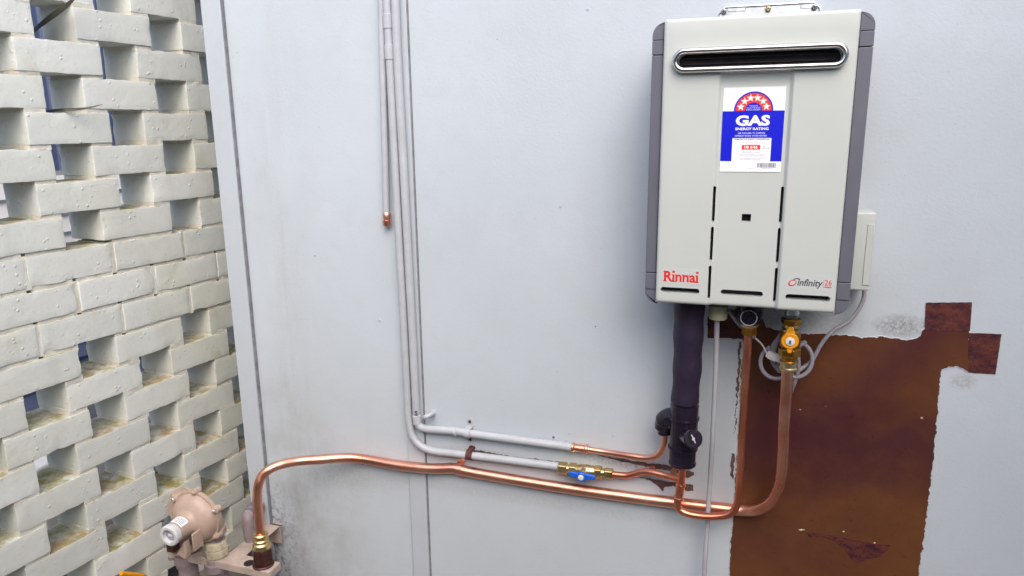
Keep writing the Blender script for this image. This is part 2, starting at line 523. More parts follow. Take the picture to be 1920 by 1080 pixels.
# unseen fence added behind the viewer to shade the foot of the wall
BF = thing('added_shade_fence', 'added grey green ribbed steel fence out of view, shading the wall', 'fence', Vector((1.5, -2.8, GROUND)))
for i in range(10):
    x_ = -3.2 + i * .95
    m = MB(); vs = []; fs = []
    for j in range(20):
        xx = x_ + .945 * j / 19; yy = -2.8 - (.02 if (j // 2) % 2 else 0)
        for zz in (GROUND + .03, .93): vs += [(xx, yy, zz), (xx, yy - .002, zz)]
    for j in range(19):
        b4 = j * 4; fs += [(b4, b4 + 4, b4 + 6, b4 + 2), (b4 + 1, b4 + 3, b4 + 7, b4 + 5), (b4 + 2, b4 + 6, b4 + 7, b4 + 3)]
    m.add(vs, fs).build('fence_sheet', 'fence', BF)
    m = MB(); m.box((x_ - .03, -2.84, GROUND), (x_ + .03, -2.79, .95)); m.build('fence_post', 'fence', BF)
for z_ in (GROUND + .02, .93):
    m = MB(); m.box((-3.2, -2.85, z_), (6.3, -2.78, z_ + .04)); m.build('fence_rail', 'fence', BF)

# ---------------------------------------------------------------- brick screen wall
BETA = -0.11526976743627006
DIR = Vector((math.sin(BETA), -math.cos(BETA), 0))      # along the wall towards the viewer
NRM = Vector((math.cos(BETA), math.sin(BETA), 0))       # out of its face
Z0, CZ, PER = 0.5935642825777472, 0.08880190010775167, 0.33593504006743785
BH, BD = 0.0795, 0.138
def brick_mesh(L, seed):
    h = Vector((L / 2, BD / 2, BH / 2))
    vs, fs = rounded_box(h, .0015, 2, (16, 5, 5))
    out = []
    for v in vs:
        q = v + Vector((seed * 3.7, seed * 1.9, seed * 5.3))
        nv = noise.noise_vector(q * 9) * .0010 + noise.noise_vector(q * 45) * .0007
        # worn arrises: chips where a sparse noise peaks near an edge
        ed = sum(1 for i in range(3) if abs(v[i]) > h[i] - .006)
        if ed >= 2:
            c = noise.noise(q * 22)
            nv += noise.noise_vector(q * 80) * .0013
            if c > .30: nv -= Vector((math.copysign(1, v.x) * (abs(v.x) > h.x - .006), math.copysign(1, v.y) * (abs(v.y) > h.y - .006), math.copysign(1, v.z) * (abs(v.z) > h.z - .006))) * (c - .30) * .008
        out.append(v + nv)
    me = bpy.data.meshes.new('brick')
    me.from_pydata(out, [], fs)
    bm = bmesh.new(); bm.from_mesh(me); bmesh.ops.recalc_face_normals(bm, faces=bm.faces); bm.to_mesh(me); bm.free()
    finish_mesh(me, 60)
    me.materials.append(MAT['brick'])
    return me
BASE_W = Vector((DIR.x * .1, DIR.y * .1, GROUND))
bwall = thing('brick_screen_wall', 'white painted brick screen wall with rows of open gaps, at left', 'wall', BASE_W)
BL = .2275
VAR = [brick_mesh(BL, i + 1) for i in range(9)]
VARS = [brick_mesh(.230, i + 21) for i in range(6)]
HALF = [brick_mesh(.108, i + 41) for i in range(2)]
UMIN, UMAX = -1.15, 1.0
courses = {}
for k in range(-4, 21):
    row = []
    if 8 <= k <= 10:
        u0 = {8: .0754, 9: -.0463, 10: .0727}[k]
        n = -8
        while n < 8:
            a0 = u0 + .24 * n + .005
            row.append((a0, a0 + .230, 's')); n += 1
    else:
        if k < 8:
            L0 = -.2406 if k % 2 else -.0758
        else:
            L0 = -.2331 if k % 2 else -.0726
        n = -6
        while n < 7:
            b0 = L0 + PER * n
            row.append((b0 - BL, b0, 'b')); n += 1
    courses[k] = [r for r in row if r[0] > UMIN and r[1] < UMAX]
rotb = math.atan2(DIR.y, DIR.x)
for k, row in courses.items():
    zt = Z0 - k * CZ
    for (a0, a1, ty) in row:
        me = rng.choice(VARS if ty == 's' else VAR)
        o = bpy.data.objects.new('brick', me)
        COL.objects.link(o)
        c = DIR * ((a0 + a1) / 2 + rng.uniform(-.002, .002)) - NRM * (BD / 2 + rng.uniform(-.0015, .002)) + Vector((0, 0, zt - .0395))
        o.parent = bwall
        o.location = c - BASE_W
        o.rotation_euler = (rng.uniform(-.008, .008), rng.uniform(-.006, .006), rotb + rng.uniform(-.006, .006) + (math.pi if rng.random() < .5 else 0))
# mortar beds (only where a brick bears on the course below) and perpends
def mortar_block(m, a0, a1, z0, z1, d0, seed):
    n = max(2, int((a1 - a0) / .012))
    vs = []; fs = []
    for i in range(n + 1):
        u = a0 + (a1 - a0) * i / n
        for (dd, zz) in ((d0, z0), (d0, z1), (BD - .004, z1), (BD - .004, z0)):
            j = noise.noise(Vector((u * 40, seed * 3.1 + zz * 50, dd * 30))) * .0022
            p = DIR * u - NRM * (dd + j) + Vector((0, 0, zz))
            vs.append(p)
    for i in range(n):
        for q in range(4):
            q2 = (q + 1) % 4
            fs.append((i * 4 + q, i * 4 + q2, (i + 1) * 4 + q2, (i + 1) * 4 + q))
    fs.append((0, 1, 2, 3)); fs.append((n * 4 + 3, n * 4 + 2, n * 4 + 1, n * 4))
    m.add(vs, fs)
for k in sorted(courses):
    if k + 1 not in courses: continue
    m = MB()
    zt = Z0 - k * CZ - BH + .004; zb = Z0 - (k + 1) * CZ - .004
    for (a0, a1, ty) in courses[k]:
        for (b0, b1, t2) in courses[k + 1]:
            lo, hi = max(a0, b0) + .001, min(a1, b1) - .001
            if hi - lo > .015: mortar_block(m, lo, hi, zb, zt, (rng.uniform(.003, .005) if 7 <= k <= 10 else rng.uniform(.0008, .003)), k)
    if 8 <= k <= 10:
        for (a0, a1, ty) in courses[k]:
            mortar_block(m, a1 - .002, a1 + .012, Z0 - k * CZ - BH - .004, Z0 - k * CZ + .003, .0028, k + 50)
    m.build('mortar_joint', 'mortar', bwall, 50)

# ---------------------------------------------------------------- grey building wall
XB = .3226                        # its left end
PX = W(770, 300).x                # right edge of the cover strip
XR, ZT = 4.2, 1.9
SH = thing('shed_wall', 'pale grey painted flat sheet wall carrying the heater and pipes', 'wall', Vector((2.0, 0, GROUND)))
x_c1 = W(455.5, 400).x            # inner edge of corner batten
def sheet(x0, x1, y0, y1, z0, z1, nm, mat='wall'):
    b = MB(); b.box((x0, y0, z0), (x1, y1, z1))
    return b.build(nm, mat, SH, bevel=.0015)
xs0 = W(741, 300).x; xs1 = W(779.5, 400).x
sheet(XB + .004, (xs0 + xs1) / 2 - .002, 0, .012, GROUND + .01, ZT, 'wall_sheet')
sheet((xs0 + xs1) / 2 + .002, XR, -.0006, .012, GROUND + .01, ZT, 'wall_sheet')
sheet(XB, x_c1, -.013, .0, GROUND + .01, ZT, 'corner_batten', 'trim')
sheet(xs0, xs1, -.0070, -.0007, GROUND + .01, ZT, 'cover_strip', 'trim')
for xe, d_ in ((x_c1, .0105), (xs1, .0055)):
    b = MB(); b.prism([Vector((xe + .0003, -.0012, GROUND + .02)), Vector((xe + .0003, -d_, GROUND + .02)), Vector((xe + .0022, -d_ + .001, GROUND + .02)), Vector((xe + .0036, -.0012, GROUND + .02))], (0, 0, ZT - GROUND - .05)); b.build('side_shade_strip', 'side_shade', SH)  # dark strips added as painted shade on the batten and cover strip sides
b = MB(); b.box((3.15, -1.5, GROUND + .01), (XR, -.0012, ZT)); b.build('added_shade_wall', 'trim', SH)  # unseen wall added to block light, darkening the sheet towards the right
b = MB(); b.box((XB + .006, .0125, GROUND + .01), (XR, 2.4, ZT - .01)); b.build('building_core', 'trim', SH)

def rag(pts, amp=.0012, step=.004, seed=0, y=0.0):
    out = []
    n = len(pts)
    for i in range(n):
        a0, a1 = pts[i], pts[(i + 1) % n]
        L = (a1 - a0).length
        kk = max(1, int(L / step))
        for j in range(kk):
            p = a0.lerp(a1, j / kk)
            v = noise.noise_vector(Vector((p.x * 90, seed, p.z * 90))) * amp + noise.noise_vector(Vector((p.x * 340, seed + 7, p.z * 340))) * amp * .8
            out.append(Vector((p.x + v.x, p.y, p.z + v.z)))
    return out
def patch(pxs, y, nm, mat, amp=.0012, seed=0, step=.004, s=None, o=(0, 0)):
    poly = [W(px, py, y) for px, py in pxs]
    poly = rag(poly, amp, step, seed)
    bm = bmesh.new()
    vs = [bm.verts.new(p - base_of(SH)) for p in poly]
    es = [bm.edges.new((vs[i], vs[(i + 1) % len(vs)])) for i in range(len(vs))]
    r = bmesh.ops.triangle_fill(bm, use_beauty=True, edges=es)
    for f_ in bm.faces:
        f_.normal_update()
        if f_.normal.y > 0: f_.normal_flip()
    me = bpy.data.meshes.new(nm); bm.to_mesh(me); bm.free()
    o_ = link(nm, me, mat, SH)
    if nm == 'bare_patch':                  # built-up edge of the grey coats that stop here
        m = MB(); m.tube([q_ + Vector((0, .0008, 0)) for q_ in poly] + [poly[0] + Vector((0, .0008, 0))], .0013, 6); m.build('paint_edge', 'trim', o_)
    return o_
def c5(*p): return [(1200 + x / 2.0764, 560 + y / 2.0764) for x, y in p]
patch(c5((263, 60), (263, 155), (330, 153), (400, 160), (403, 200), (394, 260), (388, 400), (380, 560), (370, 690), (362, 850), (352, 960), (345, 1130), (332, 1480), (700, 1490), (1036, 1470),
         (1078, 1130), (1090, 1040), (1103, 960), (1122, 800), (1140, 640), (1155, 500), (1163, 400), (1170, 310), (1176, 278), (1205, 264), (1240, 264), (1265, 278), (1281, 287), (1283, 122), (1108, 112),
         (1085, 150), (1060, 162), (1000, 155), (940, 148), (870, 150), (800, 141), (720, 136), (640, 137), (560, 124), (490, 112), (482, 70), (470, 50), (430, 40), (300, 40)),
      -.0016, 'bare_patch', 'bare', .0026, 3, .0022)
patch(c5((1113, 15), (1293, 14), (1285, 127), (1108, 124)), -.0022, 'bracket_ghost', 'ghost', .0006, 5)
patch(c5((1279, 134), (1408, 138), (1384, 294), (1278, 287)), -.0022, 'bracket_ghost', 'ghost', .0006, 8)
patch(c5((264, 72), (400, 70), (398, 152), (264, 154)), -.0022, 'bracket_ghost', 'ghost', .0006, 9)
# dark scar with a torn edge low on the bare board
def c6(*p): return [(1360 + x / 4.571, 960 + y / 4.571) for x, y in p]
patch(c6((695, 178), (860, 190), (1000, 222), (1150, 250), (1280, 275), (1420, 285), (1385, 330), (1330, 385), (1230, 400), (1140, 440), (1080, 400), (1010, 300), (930, 245), (820, 215), (720, 212)), -.0023, 'torn_scar', 'ghost', .0016, 12, .003)
for i, pp in enumerate([((624, 150), (650, 146), (684, 152), (660, 158), (636, 160)), ((1004, 162), (1026, 164), (1022, 173), (1006, 172)), ((1270, 260), (1290, 262), (1286, 270), (1272, 270))]):
    patch(c6(*pp), -.0024, 'flake', 'cream', .0008, 20 + i, .002)
# stripped brown streaks where older pipes were pulled off
patch([(1118, 853), (1170, 861), (1215, 868), (1250, 872), (1300, 884), (1302, 890), (1290, 897), (1262, 884), (1235, 880), (1208, 874), (1170, 866)], -.0016, 'stripped_paint', 'dirtmark', .0022, 31, .003)
patch([(1195, 893), (1225, 898), (1270, 905), (1298, 910), (1301, 920), (1293, 922), (1262, 911), (1247, 914), (1243, 921), (1235, 913), (1222, 903)], -.0016, 'stripped_paint', 'dirtmark', .002, 33, .003)
patch([(878, 843), (905, 846), (960, 856), (1052, 866), (1050, 869), (960, 861), (900, 850)], -.0012, 'stripped_paint', 'dirtmark', .0028, 34, .003)
patch([(1384, 640), (1390, 640), (1386, 720), (1379, 800), (1376, 820), (1381, 760)], -.0012, 'stripped_paint', 'dirtmark', .004, 36, .003)
patch([(1372, 850), (1378, 850), (1374, 900), (1369, 890)], -.0012, 'stripped_paint', 'dirtmark', .003, 37, .003)
# pale sealant smear beside the pipes
patch([(744, 400), (752, 400), (757, 470), (760, 520), (766, 600), (772, 690), (768, 690), (760, 600), (753, 520), (749, 470)], -.0105, 'sealant_smear', 'sealant', .0012, 41, .004)
# nail heads and holes
for px, py in ((1051, 387), (1045, 695), (1045, 927), (880, 805), (1240, 915), (1241, 868), (1062, 826), (1038, 820), (712, 600), (590, 478), (1780, 580), (1864, 662), (1102, 18), (1150, 816)):
    p = W(px, py)
    m = MB(); m.lathe(p + Vector((0, .001, 0)), (0, -1, 0), [(0, .0032), (.0020, .0032), (.0026, .0024), (.0026, .0016), (.0012, .0010)], 12)
    m.build('nail_head', 'rust' if rng.random() < .12 else 'trim', SH)

# ================================================================== BEHIND THE SCREEN
def bpt(u, off, z): return DIR * u - NRM * off + Vector((0, 0, z))
fen = thing('corrugated_fence', 'blue grey corrugated sheet fence seen through upper gaps of brick wall', 'fence', bpt(-.5, 1.3, GROUND))
m = MB(); N = 180; vs = []; fs = []
for i in range(N + 1):
    u = -2.2 + 3.0 * i / N
    w = math.sin(i / N * 3.0 / .076 * 2 * math.pi) * .008
    for (zz, oo) in ((.02, 0), (1.6, 0)):
        vs.append(bpt(u, 1.3 + w, zz)); vs.append(bpt(u, 1.302 + w, zz))
for i in range(N):
    b4 = i * 4
    fs += [(b4, b4 + 4, b4 + 6, b4 + 2), (b4 + 1, b4 + 3, b4 + 7, b4 + 5), (b4 + 2, b4 + 6, b4 + 7, b4 + 3), (b4, b4 + 1, b4 + 5, b4 + 4)]
m.add(vs, fs).build('sheet', 'bluefence', fen)
for uu in (-2.0, -.9, .6):
    m = MB(); p = bpt(uu, 1.37, GROUND); m.box(p - Vector((.025, .025, 0)), p + Vector((.025, .025, 2.8))); m.build('post', 'zinc', fen)
for i in range(12):
    z1 = .0 - i * .082
    m = MB()
    P4 = [bpt(-2.2, 1.28, z1), bpt(.8, 1.28, z1), bpt(.8, 1.262, z1 - .08), bpt(-2.2, 1.262, z1 - .08)]
    m.prism(P4, -NRM * .012)
    m.build('board', 'board' if i < 4 else 'bluefence', fen)
kerb = MB(); c0 = bpt(-.35, .78, GROUND); kerb.box(c0 + Vector((-.06, -.35, 0)), c0 + Vector((.06, .25, .27)), .012)
tag(kerb.build('white_block', 'board'), 'white painted block standing behind the brick screen', 'block')
for i in range(9):
    m = MB(); uu = rng.uniform(-.35, .3); of = rng.uniform(.2, .62)
    p = bpt(uu, of, GROUND); r = rng.uniform(.035, .06)
    m.sphere(p + Vector((0, 0, r * .6)), r, (rng.uniform(.8, 1.3), rng.uniform(.8, 1.2), .75), 10, 7)
    for j, v in enumerate(m.v): m.v[j] = v + noise.noise_vector(v * 14) * .012
    tag(m.build('garden_stone', 'stone', None, 60), 'rounded brown garden stone lying on the ground behind the brick screen', 'stone', 'stones behind the brick screen')

# strap leaves poking through the gaps
def leaf(pts, wid, nm, label):
    pth = spline(pts, 8); vs = []; fs = []
    n = len(pth)
    for i, p in enumerate(pth):
        t = i / (n - 1)
        w = wid * (1 - t ** 2.2) * (.75 + .25 * min(1, t * 5)) + .0006
        tg = (pth[min(i + 1, n - 1)] - pth[max(i - 1, 0)]).normalized()
        side = tg.cross(Vector((.5, -.6, .4))).normalized()
        nn = side.cross(tg).normalized()
        vs += [p - side * w, p + nn * w * .35, p + side * w, p - nn * w * .05]
    for i in range(n - 1):
        for q in range(4):
            q2 = (q + 1) % 4
            fs.append((i * 4 + q, i * 4 + q2, (i + 1) * 4 + q2, (i + 1) * 4 + q))
    m = MB(); m.add(vs, fs)
    return tag(m.build(nm, 'leaf', None, 80), label, 'leaf', 'strap leaves poking through the brick wall')
def bw(px, py, off):             # sight line onto a plane parallel to the brick face
    d = ray(px, py); t = (off - CAM.dot(NRM)) / d.dot(NRM); return CAM + d * t
leaf([bw(60, 70, -.14), bw(68, 54, -.09), bw(92, 34, -.02), bw(125, 10, .04), bw(150, -14, .08)], .0130, 'strap_leaf', 'broad dark strap leaf crossing the topmost gap of the brick wall')
leaf([bw(80, 212, -.12), bw(92, 208, -.06), bw(120, 206, .0), bw(160, 203, .03), bw(192, 196, .05)], .0050, 'strap_leaf', 'thin dark strap leaf lying along a brick ledge, pointing right')

# ================================================================== WATER HEATER
YF = -.195
HX0, HX1, HZ1, HZ0 = 1.5125, 1.8448, .3803, -.158
HB = Vector(((HX0 + HX1) / 2, -.1, HZ0))
WH = thing('water_heater', 'beige wall mounted gas water heater with grey side trims', 'water heater', HB)
def WF(px, py): return W(px, py, YF)
# channel (recessed middle of the front)
cxl0, cxl1 = WF(1331, 450).x, WF(1340, 450).x
cxr0, cxr1 = WF(1460, 450).x, WF(1469, 450).x
ztop = WF(1400, 150).z
def sstep(t): t = max(0, min(1, t)); return t * t * (3 - 2 * t)
def height(x, z):
    d = sstep((x - cxl0) / (cxl1 - cxl0)) * (1 - sstep((x - cxr0) / (cxr1 - cxr0)))
    return .0075 * d * sstep((ztop + .036 - z) / .040)
xs = sorted(set([HX0 + t for t in (0, .001, .0025, .0045, .007)] + [HX1 - t for t in (0, .001, .0025, .0045, .007)] +
    [cxl0 + (cxl1 - cxl0) * i / 8 for i in range(-1, 10)] + [cxr0 + (cxr1 - cxr0) * i / 8 for i in range(-1, 10)] +
    [HX0 + (HX1 - HX0) * i / 14 for i in range(1, 14)]))
zs = sorted(set([HZ0 + t for t in (0, .001, .0025, .0045, .007, .012)] + [HZ1 - t for t in (0, .001, .0025, .0045, .007)] +
    [ztop + .036 - .04 * i / 10 for i in range(-1, 12)] + [HZ0 + (HZ1 - HZ0) * i / 18 for i in range(1, 18)]))
RB = .007
def front_y(x, z):
    y = YF + height(x, z)
    ex = max(0, RB - (x - HX0), RB - (HX1 - x)); ez = max(0, RB - (z - HZ0), RB - (HZ1 - z))
    e2 = min(1, math.hypot(ex, ez) / RB)
    return y + RB * (1 - math.sqrt(max(0, 1 - e2 * e2)))
vs = []; fs = []
nx, nz = len(xs), len(zs)
YB = -.172
for j in range(nz):
    for i in range(nx): vs.append((xs[i], front_y(xs[i], zs[j]), zs[j]))
for j in range(nz - 1):
    for i in range(nx - 1): fs.append((j * nx + i, j * nx + i + 1, (j + 1) * nx + i + 1, (j + 1) * nx + i))
ring = [i for i in range(nx)] + [j * nx + nx - 1 for j in range(1, nz)] + [(nz - 1) * nx + i for i in range(nx - 2, -1, -1)] + [j * nx for j in range(nz - 2, 0, -1)]
o0 = len(vs)
for r_ in ring: vs.append((vs[r_][0], YB, vs[r_][2]))
for i in range(len(ring)):
    j = (i + 1) % len(ring)
    fs.append((ring[i], o0 + i, o0 + j, ring[j]))
fs.append(tuple(range(o0, o0 + len(ring))))
pm = MB(); pm.add(vs, fs)
panel_me = pm.mesh('front_panel', HB, 30)
def stadium(p0, p1, r, n=8):
    """rounded slot outline in the xz plane between two end centres"""
    d = (p1 - p0); d.y = 0; d.normalize(); s_ = Vector((-d.z, 0, d.x))
    out = []
    for k in range(n + 1):
        a_ = math.pi / 2 + math.pi * k / n
        out.append(p0 + d * math.cos(a_) * r + s_ * math.sin(a_) * r)
    for k in range(n + 1):
        a_ = -math.pi / 2 + math.pi * k / n
        out.append(p1 + d * math.cos(a_) * r + s_ * math.sin(a_) * r)
    return out
cut = MB()
def slot(p0, p1, r):
    ol = [Vector((q.x, -.25, q.z)) for q in stadium(p0, p1, r, 6)]
    cut.prism(ol, (0, .2, 0))
vslots_l = [((1340, 352), (1336.5, 414)), ((1335.5, 428), (1332.5, 487)), ((1331.5, 501), (1328.5, 559))]
vslots_r = [((1467.5, 353), (1463.5, 416)), ((1461.5, 431), (1457.5, 492)), ((1456, 506), (1452, 566))]
for (a0, a1) in vslots_l + vslots_r:
    p0, p1 = WF(*a0), WF(*a1)
    xm = (p0.x + p1.x) / 2; p0.x = p1.x = xm
    slot(p0, p1, .0026)
for (a0, a1) in (((1243, 546), (1306, 549)), ((1356, 551.5), (1425, 554)), ((1478, 559), (1551, 561))):
    p0, p1 = WF(*a0), WF(*a1)
    zm = (WF(1400, 552).z); p0.z = p1.z = zm
    slot(p0, p1, .0054)
q0, q1 = WF(1391, 402), WF(1407.5, 416.5)
cut.box((q0.x, -.25, q0.z), (q1.x, -.05, q1.z))
f0, f1 = WF(1284, 114.5), WF(1565, 103.5)
zf = (f0.z + f1.z) / 2; f0.z = f1.z = zf
slot(f0, f1, .0125)
cut_me = cut.mesh('cutter', HB)
tp = bpy.data.objects.new('tmp_panel', panel_me); tc = bpy.data.objects.new('tmp_cut', cut_me)
COL.objects.link(tp); COL.objects.link(tc)
bo = tp.modifiers.new('b', 'BOOLEAN'); bo.operation = 'DIFFERENCE'; bo.object = tc; bo.solver = 'EXACT'
dg = bpy.context.evaluated_depsgraph_get()
res_me = bpy.data.meshes.new_from_object(tp.evaluated_get(dg), depsgraph=dg)
bpy.data.objects.remove(tp); bpy.data.objects.remove(tc)
res_me.name = 'front_panel'
finish_mesh(res_me, 24)
link('front_panel', res_me, 'panel', WH)
b = MB(); b.box((HX0 + .004, YB + .0005, HZ0 + .006), (HX1 - .004, -.022, HZ1 - .004)); b.build('inner_case', 'dark', WH)
b = MB(); b.box((HX0 + .002, -.0225, HZ0 + .004), (HX1 - .002, -.006, HZ1 - .006)); b.build('back_plate', 'zinc', WH)
# flue outlet ring
def ringtube(p0, p1, r, rt, y, m):
    ol = stadium(p0, p1, r, 14)
    ol = [Vector((q.x, y, q.z)) for q in ol]
    n = len(ol); seg = 12
    vs = []; fs = []
    for i in range(n):
        t = (ol[(i + 1) % n] - ol[i - 1]).normalized(); u = Vector((0, 1, 0)); w = t.cross(u)
        for k in range(seg):
            an = 2 * math.pi * k / seg
            vs.append(ol[i] + (u * math.cos(an) * 1.3 + w * math.sin(an)) * rt)
    for i in range(n):
        i2 = (i + 1) % n
        for k in range(seg):
            k2 = (k + 1) % seg
            fs.append((i * seg + k, i * seg + k2, i2 * seg + k2, i2 * seg + k))
    m.add(vs, fs)
m = MB(); ringtube(f0, f1, .0168, .0054, YF - .0085, m); fl = m.build('flue_ring', 'steel', WH, 60)
m = MB()
for k, zz in enumerate((-.006, .004)):
    m.box((f0.x - .004, YF + .016 - .004 * k, zf + zz), (f1.x + .004, YF + .0215, zf + zz + .0016))
m.build('flue_vane', 'dark', WH)
b = MB(); b.box((q0.x + .002, YF + .016, q0.z - .010), (q1.x - .002, YF + .019, q1.z + .002)); b.build('sight_glass', 'black', WH)
# side trims: three moulded lengths each, set back from the front
TL0, TR1 = W(1218, 300, -.172).x, W(1616, 300, -.172).x
def trim(xi, xo, nm):
    za, zb_ = HZ1 - .004, HZ0 - .004
    cuts = [za, za - .031, za - .058, zb_ + .062, zb_ + .028, zb_]
    r = .024
    sgn = 1 if xo > xi else -1
    for i in range(5):
        z1, z0 = cuts[i] - (.0006 if i else 0), cuts[i + 1] + (.0006 if i < 4 else 0)
        if i == 0:
            pl = [(xi, z0), (xo, z0)] + [(xo - sgn * r * (1 - math.cos(t)), z1 - r + r * math.sin(t)) for t in [math.pi / 2 * q / 8 for q in range(9)]] + [(xi, z1)]
        elif i == 4:
            pl = [(xi, z1), (xo, z1)] + [(xo - sgn * r * (1 - math.cos(t)), z0 + r - r * math.sin(t)) for t in [math.pi / 2 * q / 8 for q in range(9)]] + [(xi, z0)]
        else:
            pl = [(xi, z0), (xo, z0), (xo, z1), (xi, z1)]
        m = MB(); m.prism([Vector((x, -.1835, z)) for x, z in pl], (0, .155, 0))
        m.build('side_trim', 'htrim', WH, 30, bevel=.0012)
trim(HX0 - .0012, TL0, 'l')
trim(HX1 + .0012, TR1, 'r')
# mounting bracket above
m = MB()
k0, k1 = W(1348, 20, -.012), W(1538, 10, -.012)
zt_ = (k0.z + k1.z) / 2 + .006
pl = [Vector((k0.x, -.010, HZ1 - .03)), Vector((k0.x, -.010, zt_ - .012)), Vector((k0.x + .012, -.010, zt_)), Vector((k1.x - .012, -.010, zt_)), Vector((k1.x, -.010, zt_ - .012)), Vector((k1.x, -.010, HZ1 - .03))]
m.prism(pl, (0, .0085, 0))
br = m.build('wall_bracket', 'zinc', WH, 30, bevel=.001)
m = MB()
edge = [v + Vector((0, -.001, 0)) for v in pl]
m.tube(edge, .0022, 8); m.build('rolled_edge', 'zinc', br)
for a0, a1, yy in ((1368, 1394, 18), (1505, 1528, 12)):
    m = MB(); p0, p1 = W(a0, yy, -.011), W(a1, yy - 1, -.011); p1.z = p0.z
    m.prism([Vector((q.x, -.0112, q.z)) for q in stadium(p0, p1, .0045)], (0, .003, 0)); m.build('embossed_slot', 'zinc', br, bevel=.0008)
for px, py in ((1357, 22), (1527, 14), (1440, 17)):
    m = MB(); p = W(px, py, -.012); m.lathe(p, (0, -1, 0), [(0, .0055), (.002, .0055), (.0036, .0035)], 14); sc_ = m.build('screw', 'brass' if px == 1440 else 'steel', br)
    m = MB(); m.box(p + Vector((-.003, -.0042, -.0005)), p + Vector((.003, -.003, .0005))); m.box(p + Vector((-.0005, -.0043, -.003)), p + Vector((.0005, -.003, .003))); m.build('screw_slot', 'dark', br)
# side control box
m = MB(); b0, b1 = W(1643, 399, -.075), W(1631, 546, -.075)
bx1 = (b0.x + b1.x) / 2
m.box((TR1 + .001, -.075, b1.z), (bx1, -.008, b0.z), .004); sb = m.build('side_box', 'boxp', WH)
m = MB(); m.box((bx1 - .014, -.0768, b1.z + .012), (bx1 - .0015, -.0755, b0.z - .022)); m.build('access_cover', 'boxp', sb, bevel=.0006)
m = MB(); m.box((TR1 + .001, -.060, b0.z - .001), (TR1 + .0035, -.02, b0.z + .010)); m.build('box_tab', 'whitep', sb)

# ---- print on the front
def text_mesh(s, bold=0.0, shear=0.0):
    cu = bpy.data.curves.new('t', 'FONT'); cu.body = s; cu.size = 1.0; cu.offset = bold; cu.shear = shear; cu.resolution_u = 3
    to = bpy.data.objects.new('t', cu); COL.objects.link(to)
    d_ = bpy.context.evaluated_depsgraph_get()
    me = bpy.data.meshes.new_from_object(to.evaluated_get(d_), depsgraph=d_)
    vs_ = [v.co.copy() for v in me.vertices]; fs_ = [tuple(p.vertices) for p in me.polygons]
    bpy.data.objects.remove(to); bpy.data.curves.remove(cu); bpy.data.meshes.remove(me)
    x0 = min(v.x for v in vs_); x1 = max(v.x for v in vs_); y0 = min(v.y for v in vs_); y1 = max(v.y for v in vs_)
    return [((v.x - x0) / (x1 - x0), (v.y - y0) / (y1 - y0)) for v in vs_], fs_
def put_text(s, x0, x1, z0, z1, y, nm, mat, parent, bold=0.0, shear=0.0, extra=None):
    v_, f_ = text_mesh(s, bold, shear)
    m = MB(); m.add([(x0 + (x1 - x0) * a_, y, z0 + (z1 - z0) * b_) for a_, b_ in v_], f_)
    if extra:
        for (ax_, az_, bx_, bz_) in extra:
            m.add([(x0 + (x1 - x0) * ax_, y - .00002, z0 + (z1 - z0) * az_), (x0 + (x1 - x0) * bx_, y - .00002, z0 + (z1 - z0) * az_), (x0 + (x1 - x0) * bx_, y - .00002, z0 + (z1 - z0) * bz_), (x0 + (x1 - x0) * ax_, y - .00002, z0 + (z1 - z0) * bz_)], [(0, 1, 2, 3)])
    return m.build(nm, mat, parent)
def quad(m, x0, x1, z0, z1, y):
    m.add([(x0, y, z0), (x1, y, z0), (x1, y, z1), (x0, y, z1)], [(0, 1, 2, 3)])
# energy rating label
lx0 = (WF(1356, 165).x + WF(1349, 323).x) / 2 + .0005; lx1 = (WF(1474, 161).x + WF(1464.5, 322).x) / 2
lz1 = WF(1415, 163).z; lz0 = WF(1406, 322.5).z
LW, LH = lx1 - lx0, lz1 - lz0
YL = YF + .0075 - .0012
def LU(u): return lx0 + LW * u
def LV(v): return lz1 - LH * v
m = MB(); m.box((lx0, YL, lz0), (lx1, YF + .0078, lz1)); LB = m.build('energy_label', 'lwhite', WH)
LB['label'] = 'white and blue gas energy rating label with red star arch'
def lq(u0, u1, v0, v1, k, nm, mat):
    m = MB(); quad(m, LU(u0), LU(u1), LV(v1), LV(v0), YL - .00018 * k); return m.build(nm, mat, LB)
def lt(s, u0, u1, v0, v1, k, mat, bold=0.0, nm='lettering'):
    return put_text(s, LU(u0), LU(u1), LV(v1), LV(v0), YL - .00018 * k, nm, mat, LB, bold)
m = MB()
quad(m, LU(0), LU(1), LV(.595), LV(.275), YL - .00018); quad(m, LU(0), LU(.185), LV(.873), LV(.595), YL - .00018); quad(m, LU(.82), LU(1), LV(.873), LV(.595), YL - .00018)
m.build('blue_panel', 'lblue', LB)
def arch(r0, k, mat, nm):
    cu_, cz_ = LU(.5), LV(.275)
    pts_ = [(cu_ + math.cos(math.pi * i / 32) * r0 * LW, YL - .00018 * k, cz_ + math.sin(math.pi * i / 32) * r0 * LW) for i in range(33)]
    m = MB(); m.add(pts_, [tuple(range(33))]); m.build(nm, mat, LB)
arch(.318, 1.2, 'lblue', 'arch_border'); arch(.292, 2.2, 'lred', 'star_arch'); arch(.137, 3.2, 'lblue', 'arch_centre')
for i in range(6):
    an = math.pi * (.10 + .80 * i / 5)
    cu_, cz_ = LU(.5) + math.cos(an) * .217 * LW, LV(.275) + math.sin(an) * .217 * LW
    pts_ = []
    for q in range(10):
        rr = (.066 if q % 2 == 0 else .028) * LW
        pts_.append((cu_ + math.sin(math.pi * q / 5) * rr, YL - .00018 * 3.4, cz_ + math.cos(math.pi * q / 5) * rr))
    m = MB(); m.add(pts_ + [(cu_, YL - .00018 * 3.4, cz_)], [(q, (q + 1) % 10, 10) for q in range(10)]); m.build('star', 'lwhite', LB)
